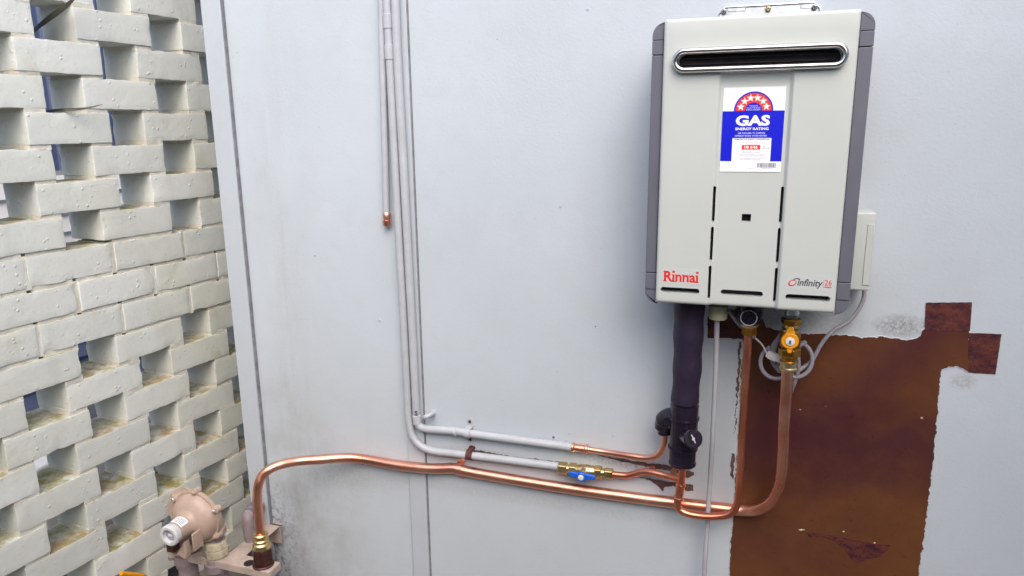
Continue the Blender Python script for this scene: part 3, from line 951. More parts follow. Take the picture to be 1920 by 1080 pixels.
lt('THE MORE', .43, .57, .212, .224, 4, 'lwhite', .01); lt('STARS, THE MORE', .39, .61, .236, .249, 4, 'lwhite', .01); lt('ENERGY EFFICIENT', .385, .615, .258, .270, 4, 'lwhite', .01)
lt('GAS', .222, .778, .325, .452, 2.2, 'lwhite', .045); lt('ENERGY RATING', .225, .762, .470, .502, 2.2, 'lwhite', .03)
lt('USE THIS LABEL TO COMPARE', .27, .71, .528, .545, 2.2, 'lwhite', .008); lt('DIFFERENT MODEL WATER HEATERS', .225, .74, .560, .577, 2.2, 'lwhite', .008)
lt('COMPARATIVE ENERGY CONSUMPTION', .215, .79, .603, .618, 2, 'lnavy', .012)
lt('MJ/a based on average', .41, .61, .628, .637, 2, 'lpink'); lt('use when tested to the relevant standard', .29, .72, .645, .655, 2, 'lpink'); lt('of water heater', .42, .60, .662, .670, 2, 'lpink')
lq(.345, .648, .678, .732, 2, 'figure_box', 'lred'); lt('18 646', .39, .605, .689, .721, 3, 'lwhite', .03)
lt('MJ', .69, .72, .694, .704, 2, 'lnavy'); lt('PER YEAR', .69, .80, .712, .722, 2, 'lnavy')
lt('WHEN TESTED TO AS 4552', .335, .66, .758, .768, 2, 'lgrey', .01); lt('ACTUAL ENERGY USE AND RUNNING COSTS DEPEND ON', .25, .76, .790, .799, 2, 'lgrey'); lt('HOW YOU USE THE WATER HEATER', .31, .70, .805, .814, 2, 'lgrey')
lt('APPLIANCE COMPARISONS AND INFORMATION', .235, .77, .832, .841, 2, 'lgrey'); lt('ARE AVAILABLE FROM YOUR RETAILER', .33, .66, .847, .856, 2, 'lgrey')
bu = .62
while bu < .915:
    w_ = rng.choice((.004, .006, .009)); lq(bu, bu + w_, .893, .948, 1.5, 'barcode_bar', 'lnavy'); bu += w_ + rng.choice((.005, .007, .010))
lt('18646 00112', .68, .86, .954, .963, 1.5, 'lgrey'); lt('INFO LABEL 2016', .42, .58, .953, .962, 1.5, 'lgrey')
# maker's name with slab serifs, product name
YS = YF - .0006
sq = lambda x0, x1, z0, z1, nm: None
r0, r1 = WF(1241, 502), WF(1316, 533)
m = MB(); m.box((r0.x, YF - .0003, WF(1275, 533).z), (r1.x, YF + .001, WF(1275, 504).z)); m.build('clear_sticker', 'sticker', WH)
a0, a1 = WF(1245, 520), WF(1309, 520); zt1, zb1 = WF(1270, 508.5).z, WF(1270, 528.5).z
def ser(c, w, zlo): return (c - w, zlo, c + w, zlo + .13)
gv, gf = text_mesh('R\u0131nna\u0131', .026)
par = list(range(len(gv)))
def fnd(i):
    while par[i] != i: par[i] = par[par[i]]; i = par[i]
    return i
for f_ in gf:
    for i in f_[1:]: par[fnd(i)] = fnd(f_[0])
isl = {}
for i, v in enumerate(gv): isl.setdefault(fnd(i), []).append(v[0])
isl = sorted((min(q), max(q)) for q in isl.values())
ex = []
for gi, (g0, g1) in enumerate(isl):
    if g1 - g0 < .09:                       # the two i's: dot, head serif and foot
        ex += [(g0 - .006, .84, g1 + .006, 1.04), (g0 - .022, 0, g1 + .022, .10), (g0 - .022, .62, g0 + .01, .71)]
    elif gi == 0:
        ex += [(g0 - .02, 0, g0 + .085, .10), (g0 - .02, .90, g0 + .06, 1.0), (g1 - .05, 0, g1 + .012, .10)]
    else:
        ex += [(g0 - .018, .62, g0 + .01, .71)]
put_text('R\u0131nna\u0131', a0.x, a1.x, zb1, zt1, YS, 'maker_lettering', 'logored', WH, .026, 0, ex)
r0, r1 = WF(1474, 514), WF(1561, 546)
m = MB(); m.box((r0.x, YF - .0003, WF(1520, 546).z), (r1.x, YF + .001, WF(1520, 516).z)); m.build('clear_sticker', 'sticker', WH)
a0, a1 = WF(1495, 530), WF(1543, 530)
put_text('infinity', a0.x, a1.x, WF(1518, 540.5).z, WF(1518, 523.5).z, YS, 'product_lettering', 'logogrey', WH, .018, .22)
a0, a1 = WF(1546.5, 530), WF(1559.5, 530)
put_text('26', a0.x, a1.x, WF(1552, 535.5).z, WF(1552, 525).z, YS, 'product_lettering', 'logored', WH, 0)
m = MB(); p0 = WF(1544.6, 530); quad(m, p0.x - .0003, p0.x + .0003, WF(1545, 540).z, WF(1545, 524).z, YS); quad(m, a0.x, a1.x, WF(1552, 539.5).z, WF(1552, 537.6).z, YS); m.build('logo_rule', 'logored', WH)
ic = WF(1485.5, 530.5)
m = MB()
for i in range(40):                # the loop of the emblem
    t0, t1 = 2 * math.pi * i / 40, 2 * math.pi * (i + 1) / 40
    def pt(t, r_): return (ic.x + math.cos(t) * .0068 * r_ + math.sin(t) * .0018, YS, ic.z + math.sin(t) * .0062 * r_)
    wv = .72 + .12 * math.sin(t0 + .6)
    m.add([pt(t0, 1), pt(t1, 1), pt(t1, wv), pt(t0, wv)], [(0, 1, 2, 3)])
m.build('emblem', 'logored', WH)
m = MB()
sw = [WF(px, py) for px, py in ((1487, 524), (1491, 521.5), (1495, 521), (1499, 522), (1501, 525))]
sw2 = [WF(px, py) for px, py in ((1487, 526), (1491, 523.3), (1495, 522.6), (1498, 523.4), (1500, 525.4))]
for i in range(4): m.add([(v.x, YS - .0002, v.z) for v in (sw[i], sw[i + 1], sw2[i + 1], sw2[i])], [(0, 1, 2, 3)])
m.build('emblem', 'logogrey', WH)

# ================================================================== PIPES
def pipe_obj(nm, mat, pts, wpx, parent=None, sub=8, seg=20, rise=False):
    """pts: (px, py, distance from wall as y); wpx: visible width in photo pixels at mid path"""
    P_ = [W(a_, b_, y_) for a_, b_, y_ in pts]
    mid = P_[len(P_) // 2]
    if rise:                                # carries on up the wall above the picture
        d0 = (P_[0] - P_[1]) / (P_[0].z - P_[1].z)
        P_ = [P_[0] + Vector((d0.x, 0, 1)) * (1.8 - P_[0].z), P_[0] + Vector((d0.x, 0, 1)) * (.6 * (1.8 - P_[0].z))] + P_
    pth = spline(P_, sub)
    if isinstance(wpx, list):
        r = wpx[len(wpx) // 2]
        rl = []
        for i in range(len(pth)):
            t_ = i / (len(pth) - 1) * (len(wpx) - 1); k_ = min(int(t_), len(wpx) - 2)
            rl.append(wpx[k_] + (wpx[k_ + 1] - wpx[k_]) * (t_ - k_))
    else:
        r = wpx / 2 / ppm(mid); rl = r
    m = MB(); m.tube(pth, rl, seg)
    return m.build(nm, mat, parent, 50), P_, r, pth
def collar(parent, mat, c, ax, prof, nm, seg=20, **kw):
    m = MB(); m.lathe(c, ax, prof, seg, **kw); return m.build(nm, mat, parent, 32)

# --- three grey painted pipes down the wall
yA = -.014
A = thing('painted_pipe', 'short grey painted pipe ending in a copper cap, left of the pipe bundle', 'pipe', W(725, 415, 0), 'grey painted pipes on the wall')
pipe_obj('tube', 'paintpipe', [(714.5, -60, yA), (716, 60, yA), (718.5, 160, yA), (722, 290, yA), (724.5, 404, yA)], 13, A, rise=True)
p = W(725, 404, yA); ax = (W(725, 426, yA) - p).normalized()
collar(A, 'copper', p - ax * .008, ax, [(0, .0082), (.004, .0106), (.010, .0106), (.011, .0096), (.019, .0096), (.020, .0112), (.027, .0112), (.034, .0088), (.036, .004)], 'end_cap')
PB = thing('painted_pipe', 'grey painted middle pipe that turns right above the other, with an S mark', 'pipe', W(785, 800, 0), 'grey painted pipes on the wall')
yB = -.0185
_, PBp, rB, _ = pipe_obj('tube', 'paintpipe', [(738.5, -60, yB), (741, 0, yB), (746, 120, yB), (756, 300, yB), (765, 470, yB), (774, 640, yB), (780.5, 770, yB), (782, 788, yB), (787, 799, yB), (798, 803.5, yB),
     (850, 808, yB), (900, 815.5, yB), (980, 826, yB), (1074, 838.5, yB)], 14.5, PB, rise=True)
for (px, py, qx, qy, mt) in ((781, 778, 783, 795, 'paintpipe'), (852, 809, 858, 810, 'paintpipe')):
    p, q = W(px, py, yB), W(qx, qy, yB); ax = q - p; L = ax.length
    collar(PB, mt, p, ax, [(0, rB), (.001, rB + .0016), (L - .001, rB + .0016), (L, rB)], 'coupling')
put_text('S', W(777.5, 770, -.028).x, W(783.5, 770, -.028).x, W(781, 779, -.028).z, W(781, 770, -.028).z, yB - rB - .0008, 'letter_mark', 'logogrey', PB, .03)
PC = thing('painted_pipe', 'grey painted lower pipe sweeping round to the brass valve', 'pipe', W(790, 850, 0), 'grey painted pipes on the wall')
yC = -.0185
pipe_obj('tube', 'paintpipe', [(722, -60, yC), (725.5, 0, yC), (730, 90, yC), (737, 230, yC), (748, 440, yC), (757, 600, yC), (764, 740, yC), (767, 790, yC), (774, 818, yC), (788, 835, yC), (806, 844, yC),
     (850, 850, yC), (900, 856, yC), (980, 866, yC), (1052, 875, yC)], 14, PC, rise=True)
for (px, py, qx, qy) in ((726.7, 26, 728, 54), (729.5, 84, 731, 112)):
    p, q = W(px, py, yC), W(qx, qy, yC); ax = q - p; L = ax.length
    collar(PC, 'paintpipe', p, ax, [(0, rB), (.001, rB + .0014), (L - .001, rB + .0014), (L, rB)], 'coupling')
# saddle clips
def saddle(px, py, y, r, axd, label, mat, el=.014, group='pipe clips on the wall'):
    c = W(px, py, y); base = Vector((c.x, 0, c.z))
    t = thing('pipe_clip', label, 'clip', base, group)
    ax = Vector(axd).normalized(); up = Vector((ax.z, 0, -ax.x)) * -1
    if up.z < 0: up = -up
    hw = .0085
    m = MB(); pr = []
    n = 12
    out_ = []; in_ = []
    for i in range(n + 1):
        an = math.pi * i / n
        d_ = up * math.cos(an) + Vector((0, -1, 0)) * math.sin(an)
        out_.append(c + d_ * (r + .0022)); in_.append(c + d_ * (r + .0005))
    vs = []; fs = []
    for o_, i_ in zip(out_, in_):
        vs += [o_ - ax * hw, o_ + ax * hw, i_ + ax * hw, i_ - ax * hw]
    for i in range(n):
        for q in range(4):
            q2 = (q + 1) % 4; fs.append((i * 4 + q, i * 4 + q2, (i + 1) * 4 + q2, (i + 1) * 4 + q))
    fs += [(0, 1, 2, 3), (n * 4 + 3, n * 4 + 2, n * 4 + 1, n * 4)]
    m.add(vs, fs); m.build('strap', mat, t)
    for s_ in (1, -1):
        m = MB()
        b0 = Vector((c.x, -.0006, c.z)) + up * s_ * (r + .001)
        pl = []
        for i in range(9):
            an = -math.pi / 2 + math.pi * i / 8
            pl.append(b0 + up * s_ * (el + math.cos(an) * hw * min(1, el / .010)) + ax * math.sin(an) * hw)
        pl += [b0 + ax * hw, b0 - ax * hw]
        m.prism(pl, (0, -.002, 0)); e_ = m.build('ear', mat, t)
        # leg from ear up to the strap
        m = MB(); m.prism([b0 - ax * hw, b0 + ax * hw, Vector((b0.x + ax.x * hw, c.y, b0.z + ax.z * hw)), Vector((b0.x - ax.x * hw, c.y, b0.z - ax.z * hw))], up * s_ * .0018); m.build('leg', mat, t)
        collar(t, 'rust' if mat != 'copper' else 'zinc', b0 + up * s_ * el + Vector((0, -.002, 0)), (0, -1, 0), [(0, .0042), (.0015, .0042), (.0028, .0025)], 'screw', 10)
    return t
AX = (1, 0, 0)
saddle(877, 812, yB, rB, AX, 'rusty saddle clip on the upper grey pipe', 'paintpipe')
cl = saddle(881, 853, yC, rB, AX, 'rust brown saddle clip gripping the lower grey pipe', 'rust', .004)
# side clip sticking out at the bend
t = thing('pipe_hook', 'grey painted pipe hook clip beside the cover strip above the bend', 'clip', W(805, 778, 0))
m = MB(); m.tube(spline([W(794, 784, -.024), W(799, 781, -.032), (W(808, 777, -.018)), W(812, 774, -.002)], 5), .0062, 10); m.build('arm', 'paintpipe', t)
collar(t, 'paintpipe', W(812, 774, 0), (0, -1, 0), [(0, .010), (.003, .010), (.004, .006)], 'foot', 14)

# --- copper continuation from upper grey pipe to the black trap
CB = thing('copper_pipe', 'bright copper pipe from upper grey pipe, curving up into black trap', 'pipe', W(1150, 850, 0))
cbp = [(1066, 837.5, yB), (1101, 842.2, yB), (1134, 847.5, yB), (1183, 855, -.032), (1208, 858.2, -.036), (1222, 857.5, -.040), (1234, 852.5, -.046), (1242, 842, -.052), (1246, 830, -.058), (1248, 800, -.066)]
_, cp_, rc, _ = pipe_obj('tube', 'copper', cbp, 11.5, CB)
p, q = W(1072, 838.6, yB), W(1103, 842.6, yB); ax = q - p; L = ax.length
collar(CB, 'copper', p, ax, [(0, rc + .003), (.002, rc + .0045), (.006, rc + .0045), (.009, rc + .0022), (L - .009, rc + .0022), (L - .006, rc + .0042), (L - .001, rc + .0042), (L, rc)], 'coupling')

# --- brass ball valve with blue handle
BV = thing('ball_valve', 'brass ball valve with blue butterfly handle on the lower grey pipe', 'valve', W(1100, 885, 0))
p, q = W(1047, 876.8, yC), W(1151, 889, yC)
ax = (q - p); L = ax.length; axn = ax.normalized()
def hexnut(parent, mat, c, axd, L_, r_, nm='nut', seg=6):
    m = MB(); m.lathe(c, axd, [(0, r_ * .9), (L_ * .12, r_), (L_ * .88, r_), (L_, r_ * .9)], seg, twist=.3, sq=(0, -1, 0)); return m.build(nm, mat, parent, 25, bevel=.0008)
def at(t): return p + axn * L * t
hexnut(BV, 'brass', at(.0), axn, L * .17, .0165); collar(BV, 'brass', at(.165), axn, [(0, .0105), (L * .05, .0105)], 'neck')
hexnut(BV, 'brass', at(.205), axn, L * .135, .0172)
collar(BV, 'brass', at(.335), axn, [(0, .0125), (.004, .0148), (.020, .0160), (.030, .0160), (.046, .0148), (L * .34, .0120)], 'body', 24)
collar(BV, 'brass', at(.60), axn, [(0, .0118), (L * .08, .0118)], 'neck')
hexnut(BV, 'brass', at(.665), axn, L * .125, .0172)
collar(BV, 'brass', at(.785), axn, [(0, .011), (L * .05, .011)], 'neck'); hexnut(BV, 'brass', at(.835), axn, L * .155, .0142)
hc = W(1091.5, 890.5, yC - .028)
hd = Vector((1, 0, 0)) * math.cos(.03) + Vector((0, 0, -1)) * math.sin(.03)
collar(BV, 'brass', Vector((hc.x, yC - .01, hc.z + .006)), (hc - Vector((hc.x, yC - .01, hc.z + .006))), [(0, .007), (.018, .007)], 'stem', 14)
m = MB(); up = Vector((0, 0, 1))
outl = stadium(hc - hd * .0262, hc + hd * .0262, .0066, 8)
m.prism(outl, (0, -.0075, 0)); hn = m.build('handle', 'blue', BV, 40, bevel=.002)
collar(hn, 'blue', hc + Vector((0, -.006, 0)), (0, -1, 0), [(0, .0125), (.006, .0125), (.008, .0105)], 'hub', 24)
collar(hn, 'whitep', hc + Vector((0, -.0135, 0)), (0, -1, 0), [(0, .0068), (.0018, .0068), (.0024, .005)], 'button', 20)
m = MB(); m.box(hc + Vector((-.0025, -.0165, -.0005)), hc + Vector((.0025, -.0158, .0005)), 0)
for j, v in enumerate(m.v):
    d_ = v - hc; m.v[j] = hc + Vector((d_.x * .7 - d_.z * .7, d_.y, d_.x * .7 + d_.z * .7))
m.build('arrow_mark', 'logogrey', hn)

# --- cold feed: copper from valve to tee, then hot leg loop up to the heater
CE = thing('copper_pipe', 'short wavy copper pipe from brass valve to the tee below black trap', 'pipe', W(1200, 890, 0))
_, _, re_, _ = pipe_obj('tube', 'copper_dark', [(1146, 888.6, yC), (1160, 890.5, yC), (1176, 891.3, yC), (1191, 888, yC - .002), (1207, 884.3, yC - .006), (1224, 886, yC - .012), (1254, 893.5, yC - .022), (1277, 899, -.058)], 12, CE)
for cx_, cy_ in ((1223, 880), (1263, 885)):
    m = MB(); c = W(cx_, cy_, -.0015)
    m.prism([c + Vector((math.cos(t) * .008, 0, math.sin(t) * .011)) for t in [2 * math.pi * i / 16 for i in range(16)]], (0, -.003, 0)); m.build('saddle_ear', 'copper', CE)
HL = thing('copper_pipe', 'copper pipe looping from black trap up to the heater middle connection', 'pipe', W(1340, 965, 0))
yT = -.078
yT = -.062
hlp = [(1281, 862, -.078), (1278.5, 890, -.070), (1276, 915, yT), (1272, 934, yT), (1270, 944, yT), (1273.5, 954.5, yT), (1285, 961.5, yT), (1305, 966.3, yT), (1336, 968.5, yT), (1360, 966, yT), (1373, 960.5, yT), (1380.5, 949, yT), (1384.5, 932, yT), (1387, 905, yT), (1392, 804, -.084), (1399.5, 682, -.096), (1403.5, 618, -.10)]
_, hp_, rh, _ = pipe_obj('tube', 'copper_dark', hlp, 13.6, HL)
for (px, py) in ((1277, 906), (1272.5, 930.5)):
    p = W(px, py, yT); ax = W(px - 2, py + 12, yT) - p
    collar(HL, 'copper', p, ax, [(0, rh + .0005), (.002, rh + .0035), (.006, rh + .0035), (.008, rh + .0005)], 'solder_ring')
p = W(1276.5, 909, yT); q = W(1272, 934, yT); collar(HL, 'copper', p, q - p, [(0, rh + .0018), ((q - p).length, rh + .0018)], 'tee_sleeve')

# --- gas pipe along the wall and up to the heater
GP = thing('copper_pipe', 'long thick copper gas pipe running low along wall from regulator to yellow valve', 'pipe', W(1000, 900, 0))
yg = -.0160
gpp = [(488.5, 1006, -.190), (485.5, 970, -.190), (482.5, 935, -.190), (484.5, 910, -.187), (492, 892, -.176), (505, 880, -.164), (525, 871.5, -.142), (560, 864.5, -.105), (600, 861.5, -.075), (640, 858.5, -.044), (662, 858.5, -.030), (690, 862, -.023), (743, 871.5, -.022), (799, 877.8, -.022), (826, 878.5, -.019), (852, 878, yg),
       (878, 884, yg), (957, 898, yg), (1076, 917, yg), (1195, 933.6, yg), (1274, 943.5, yg), (1353, 953, yg), (1398, 957.3, yg), (1420, 956, -.034), (1441, 945.5, -.044), (1456, 925, -.056), (1464.5, 896, -.066), (1468.5, 850, -.075), (1470, 800, -.083), (1473.5, 750, -.090), (1477.5, 676, -.098)]
_, gp_, rg, _ = pipe_obj('tube', 'copper', gpp, [.0122] * 8 + [.0130] * 4 + [.0138] * 10 + [.0128] * 3 + [.0117] * 6, GP, 8, 28)
saddle(862, 880, yg, rg, Vector((1, 0, -.0)), 'copper saddle clip holding the thick gas pipe', 'copper', .010)

# --- yellow gas cock under the heater
GV = thing('gas_valve', 'brass gas valve with yellow lever handle under the heater', 'valve', W(1481, 640, -.1))
yv = -.100
p = W(1478.5, 692, yv); q = W(1484.5, 586, yv); axn = (q - p).normalized(); L = (q - p).length
def av(t): return p + axn * L * t
collar(GV, 'brass', av(-.02), axn, [(0, .0165), (.003, .0185), (.006, .0185), (.008, .0165), (L * .13, .0165), (L * .14, .0185), (L * .17, .0185), (L * .18, .016)], 'sleeve', 24)
collar(GV, 'brass_dark', av(.15), axn, [(0, .0155), (L * .10, .0155)], 'neck')
hexnut(GV, 'brass_dark', av(.24), axn, L * .15, .0225)
collar(GV, 'brass_dark', av(.385), axn, [(0, .017), (.004, .0195), (.012, .0205), (.026, .0205), (.034, .018), (.040, .0155)], 'body', 24)
collar(GV, 'brass', av(.66), axn, [(0, .0155), (.003, .0175), (.007, .0175), (.010, .0145), (.016, .0145)], 'neck')
hexnut(GV, 'brass_dark', av(.80), axn, L * .11, .0205)
collar(GV, 'zinc', av(.91), axn, [(0, .0135), (.004, .015), (.006, .0135), (.009, .015), (.020, .0135), (.034, .0135)], 'threaded_tail')
hc = W(1481, 638, yv - .034)
collar(GV, 'brass', Vector((hc.x, yv - .01, hc.z)), (0, -1, 0), [(0, .008), (.022, .008)], 'stem', 14)
m = MB(); ol = []
vdn = (W(1479.8, 661, yv - .034) - hc); vup = (W(1482.5, 612, yv - .034) - hc)
for i in range(20): 
    an = 2 * math.pi * i / 20
    ol.append(hc + Vector((math.cos(an) * .0168, 0, math.sin(an) * .0168)))
m.prism(ol, (0, -.008, 0)); hn = m.build('handle', 'yellow', GV, 40, bevel=.002)
for dv, w0, w1 in ((vup, .010, .0055), (vdn, .0075, .0035)):
    m = MB(); sd_ = Vector((1, 0, 0)); s0 = hc + dv * .4
    m.prism([s0 - sd_ * w0, s0 + sd_ * w0, hc + dv + sd_ * w1, hc + dv - sd_ * w1], (0, -.0065, 0)); m.build('lever_arm', 'yellow', hn, bevel=.0015)
collar(hn, 'whitep', hc + Vector((0, -.008, 0)), (0, -1, 0), [(0, .0088), (.002, .0088), (.003, .007)], 'button', 20)
m = MB(); m.box(hc + Vector((-.002, -.0125, -.004)), hc + Vector((.002, -.0108, .003))); m.build('button_mark', 'bluefence', hn)

# --- middle connection: dark union with brass nut
MU = thing('pipe_union', 'dark round water union with brass nut under heater middle', 'union', W(1405, 610, -.1))
p = W(1404.5, 626, -.10); q = W(1406.5, 560, -.10); axn = (q - p).normalized()
hexnut(MU, 'brass_dark', p - axn * .002, axn, .018, .0155); collar(MU, 'brass', p + axn * .016, axn, [(0, .016), (.004, .019), (.007, .019)], 'flange')
collar(MU, 'black', p + axn * .022, axn, [(0, .019), (.006, .024), (.020, .027), (.060, .027)], 'body')
c = p + axn * .042
collar(MU, 'black', c, (-.05, -1, 0), [(0, .017), (.026, .017), (.030, .015)], 'knob')
m = MB(); cc = c + Vector((-.0015, -.031, 0)); m.tube([cc + Vector((math.cos(t) * .0158, 0, math.sin(t) * .0158)) for t in [2 * math.pi * i / 28 for i in range(29)]], .0012, 6); m.build('knob_rim', 'conduit', MU)

# --- black foam sleeve and condensate style trap
TR = thing('drain_trap', 'black ribbed hose with black cylindrical trap hanging below heater left', 'drain trap', W(1280, 875, -.08))
sp_ = spline([W(1293, 560, -.105), W(1291, 620, -.102), (W(1288.5, 690, -.096)), W(1284, 752, -.090)], 44)
rr = [(.0315 - .0030 * (i / (len(sp_) - 1))) + .0006 * (i % 2) + .0010 * math.sin(i * .16) for i in range(len(sp_))]
m = MB(); m.tube(sp_, rr, 32); m.build('ribbed_sleeve', 'foam', TR, 60)
p = W(1284.3, 745, -.085); q = W(1279, 874, -.085); ax = (q - p); L = ax.length; axn = ax.normalized(); k = ppm(p)
R0 = 26.5 / k
prof = [(0, R0 * .88), (.001, R0 * .98), (.006, R0 * 1.0), (.010, R0 * 1.0), (.011, R0 * .955), (.016, R0 * .955), (.017, R0 * 1.0), (L * .27, R0 * .99), (L * .275, R0 * 1.07), (L * .30, R0 * 1.07), (L * .305, R0 * .985), (L * .70, R0 * .965), (L * .705, R0 * 1.05), (L * .73, R0 * 1.05), (L * .735, R0 * .95), (L * .93, R0 * .93), (L * .935, R0 * .97), (L * .96, R0 * .97), (L * .97, R0 * .9), (L, R0 * .75)]
collar(TR, 'black', p, ax, prof, 'trap_body', 40)
c = p + axn * L * .35
m = MB(); m.tube(spline([c + Vector((0, .004, 0)), c + Vector((-.030, .010, .001)), W(1246, 792, -.068), W(1246.5, 812, -.066)], 6), [.024] * 6 + [.0235] * 6 + [.021] * 4 + [.016] * 3, 20); m.build('side_port', 'black', TR, 50)
m = MB(); m.sphere(W(1238.5, 797, -.072), .0045); m.build('port_nub', 'black', TR)
c = p + axn * L * .56
d_ = (W(1300, 823, -.150) - c)
collar(TR, 'black', c, d_, [(0, .0185), (d_.length * .72, .0185), (d_.length * .74, .0205), (d_.length * .98, .0205), (d_.length, .0185)], 'inspection_cap', 24)
m = MB(); e0 = c + d_ * 1.006; dn = d_.normalized(); u_ = Vector((-.45, 0, 1)); u_ = (u_ - dn * u_.dot(dn)).normalized(); w_ = dn.cross(u_)
m.prism([e0 + u_ * .010 + w_ * .001, e0 + u_ * .010 - w_ * .001, e0 + u_ * .003 - w_ * .0012, e0 + u_ * .001 - w_ * .004, e0 - u_ * .003 - w_ * .0012, e0 - u_ * .010 - w_ * .001, e0 - u_ * .010 + w_ * .001, e0 - u_ * .003 + w_ * .0012, e0 - u_ * .001 + w_ * .004, e0 + u_ * .003 + w_ * .0012], dn * .0008); m.build('cap_mark', 'conduit', TR)

# --- thin grey overflow tube with ivory socket
OT = thing('overflow_tube', 'thin pale grey tube hanging from an ivory socket under the heater', 'tube', W(1330, 1000, 0))
pipe_obj('tube', 'conduit', [(1344.5, 588, -.092), (1343.5, 640, -.088), (1340, 740, -.076), (1335.5, 830, -.066), (1331, 905, -.043), (1328, 950, -.0405), (1326, 990, -.040), (1322.5, 1040, -.044), (1319, 1100, -.04), (1314, 1180, -.04), (1306, 1290, -.04)], 9.0, OT, 8, 14)
p = W(1346, 598, -.092); collar(OT, 'cream', p, (0, 0, 1), [(0, .0165), (.002, .019), (.022, .0195), (.030, .0195), (.030, .012), (.045, .012)], 'socket')

# --- data cable with coil and white connector
CA = thing('cable_coil', 'grey cable from heater side box, coiled loosely behind the yellow valve', 'cable', W(1478, 680, -.06))
def cab(pts, wpx=7.6, nm='cable_run', mat='cable'): return pipe_obj(nm, mat, pts, wpx, CA, 8, 12)
cab([(1621, 545, -.035), (1619, 560, -.035), (1610, 580, -.036), (1590, 603, -.036), (1560, 622, -.037), (1540, 645, -.038), (1522, 676, -.040), (1505, 690, -.045), (1492, 700, -.05), (1487, 712, -.045), (1484, 724, -.03)])
ring_ = []
def loop(cx_, cy_, rx_, ry_, a0_, a1_, y0_, y1_, n=14):
    return [(cx_ + rx_ * math.cos(math.radians(a0_ + (a1_ - a0_) * i / n)), cy_ + ry_ * math.sin(math.radians(a0_ + (a1_ - a0_) * i / n)), y0_ + (y1_ - y0_) * i / n) for i in range(n + 1)]
cab(loop(1457, 679, 31, 31, -60, 245, -.062, -.054, 22))
cab(loop(1492, 674, 31, 33, -150, 170, -.052, -.058, 22))
cab(loop(1480, 664, 34, 36, 60, 300, -.045, -.050, 18), 8)
cab([(1470, 618, -.05), (1457, 640, -.048), (1450, 668, -.046), (1462, 698, -.05)], 8)
cab([(1511, 640, -.055), (1497, 650, -.06), (1486, 660, -.055)], 8)
cab([(1496, 664, -.064), (1497, 690, -.060), (1490, 716, -.05), (1483, 734, -.035)], 8)
cab([(1366, 582, -.10), (1385, 607, -.09), (1415, 633, -.075)], 7)
cab([(1415, 633, -.075), (1428, 645, -.07), (1438, 663, -.068)], 3.2, 'thin_lead', 'whitep')
p, q = W(1438, 662, -.070), W(1467, 675, -.066)
m = MB(); dx = (q - p).normalized(); dy = Vector((0, -1, 0)); dz = dx.cross(dy).normalized(); Lc = (q - p).length
vs_, fs_ = rounded_box(Vector((Lc / 2, .006, .0075)), .0015, 2)
m.add([(p + q) / 2 + dx * v.x + dy * v.y + dz * v.z for v in vs_], fs_)
vs_, fs_ = rounded_box(Vector((Lc / 4, .0075, .0045)), .001, 2)
m.add([(p + q) / 2 - dx * .004 + dy * v.y + dx * v.x + dz * (v.z + .004) for v in vs_], fs_)
m.build('connector', 'whitep', CA)

# ================================================================== GAS REGULATOR AND BRACKET
yR = -.235
PZ = W(420, 1055, -.215).z           # bracket plate level
BK = thing('bracket_plate', 'beige painted steel bracket plate under the gas regulator', 'bracket', W(420, 1055, yR))
x0, x1 = W(319, 1048, -.215).x, W(506, 1068, -.215).x
def plate_pt(px, py):             # on the plate's top
    d = ray(px, py); t = (PZ - CAM.z) / d.z; return CAM + d * t
ca, cb = plate_pt(500, 1070), plate_pt(519, 1057)
yfr = ca.y; ybk = cb.y
yfr = -.216; ybk = -.168
cA = Vector((x0, yfr, PZ)); cB = Vector((x1 + .015, yfr, PZ))
m = MB(); m.box((x0, yfr, PZ - .004), (x1 - .002, ybk, PZ)); m.box((x0, yfr, PZ - .022), (x1 - .002, yfr + .004, PZ - .003)); m.box((x1 - .005, yfr + .0005, PZ - .022), (x1 - .0015, ybk, PZ - .0035))
m.build('top_plate', 'plate', BK, bevel=.0012)
ph = plate_pt(467, 1056)
m = MB(); m.tube([Vector((ph.x + math.cos(t) * .0135, ph.y, PZ + .0004)) + Vector((0, math.sin(t) * .0135, 0)) for t in [2 * math.pi * i / 24 for i in range(25)]], .0008, 6); m.lathe((ph.x, ph.y, PZ - .002), (0, 0, 1), [(0, .013), (.0025, .013)], 24)
m.build('bolt_hole', 'dark', BK)
m = MB(); m.box((W(440, 1030, -.15).x, ybk, PZ - .004), (W(440, 1030, -.15).x + .05, -.0005, PZ - .0005)); m.box((W(440, 1030, -.15).x, -.006, PZ - .06), (W(440, 1030, -.15).x + .05, -.0135, PZ - .0005))
m.build('wall_arm', 'plate', BK, bevel=.001)

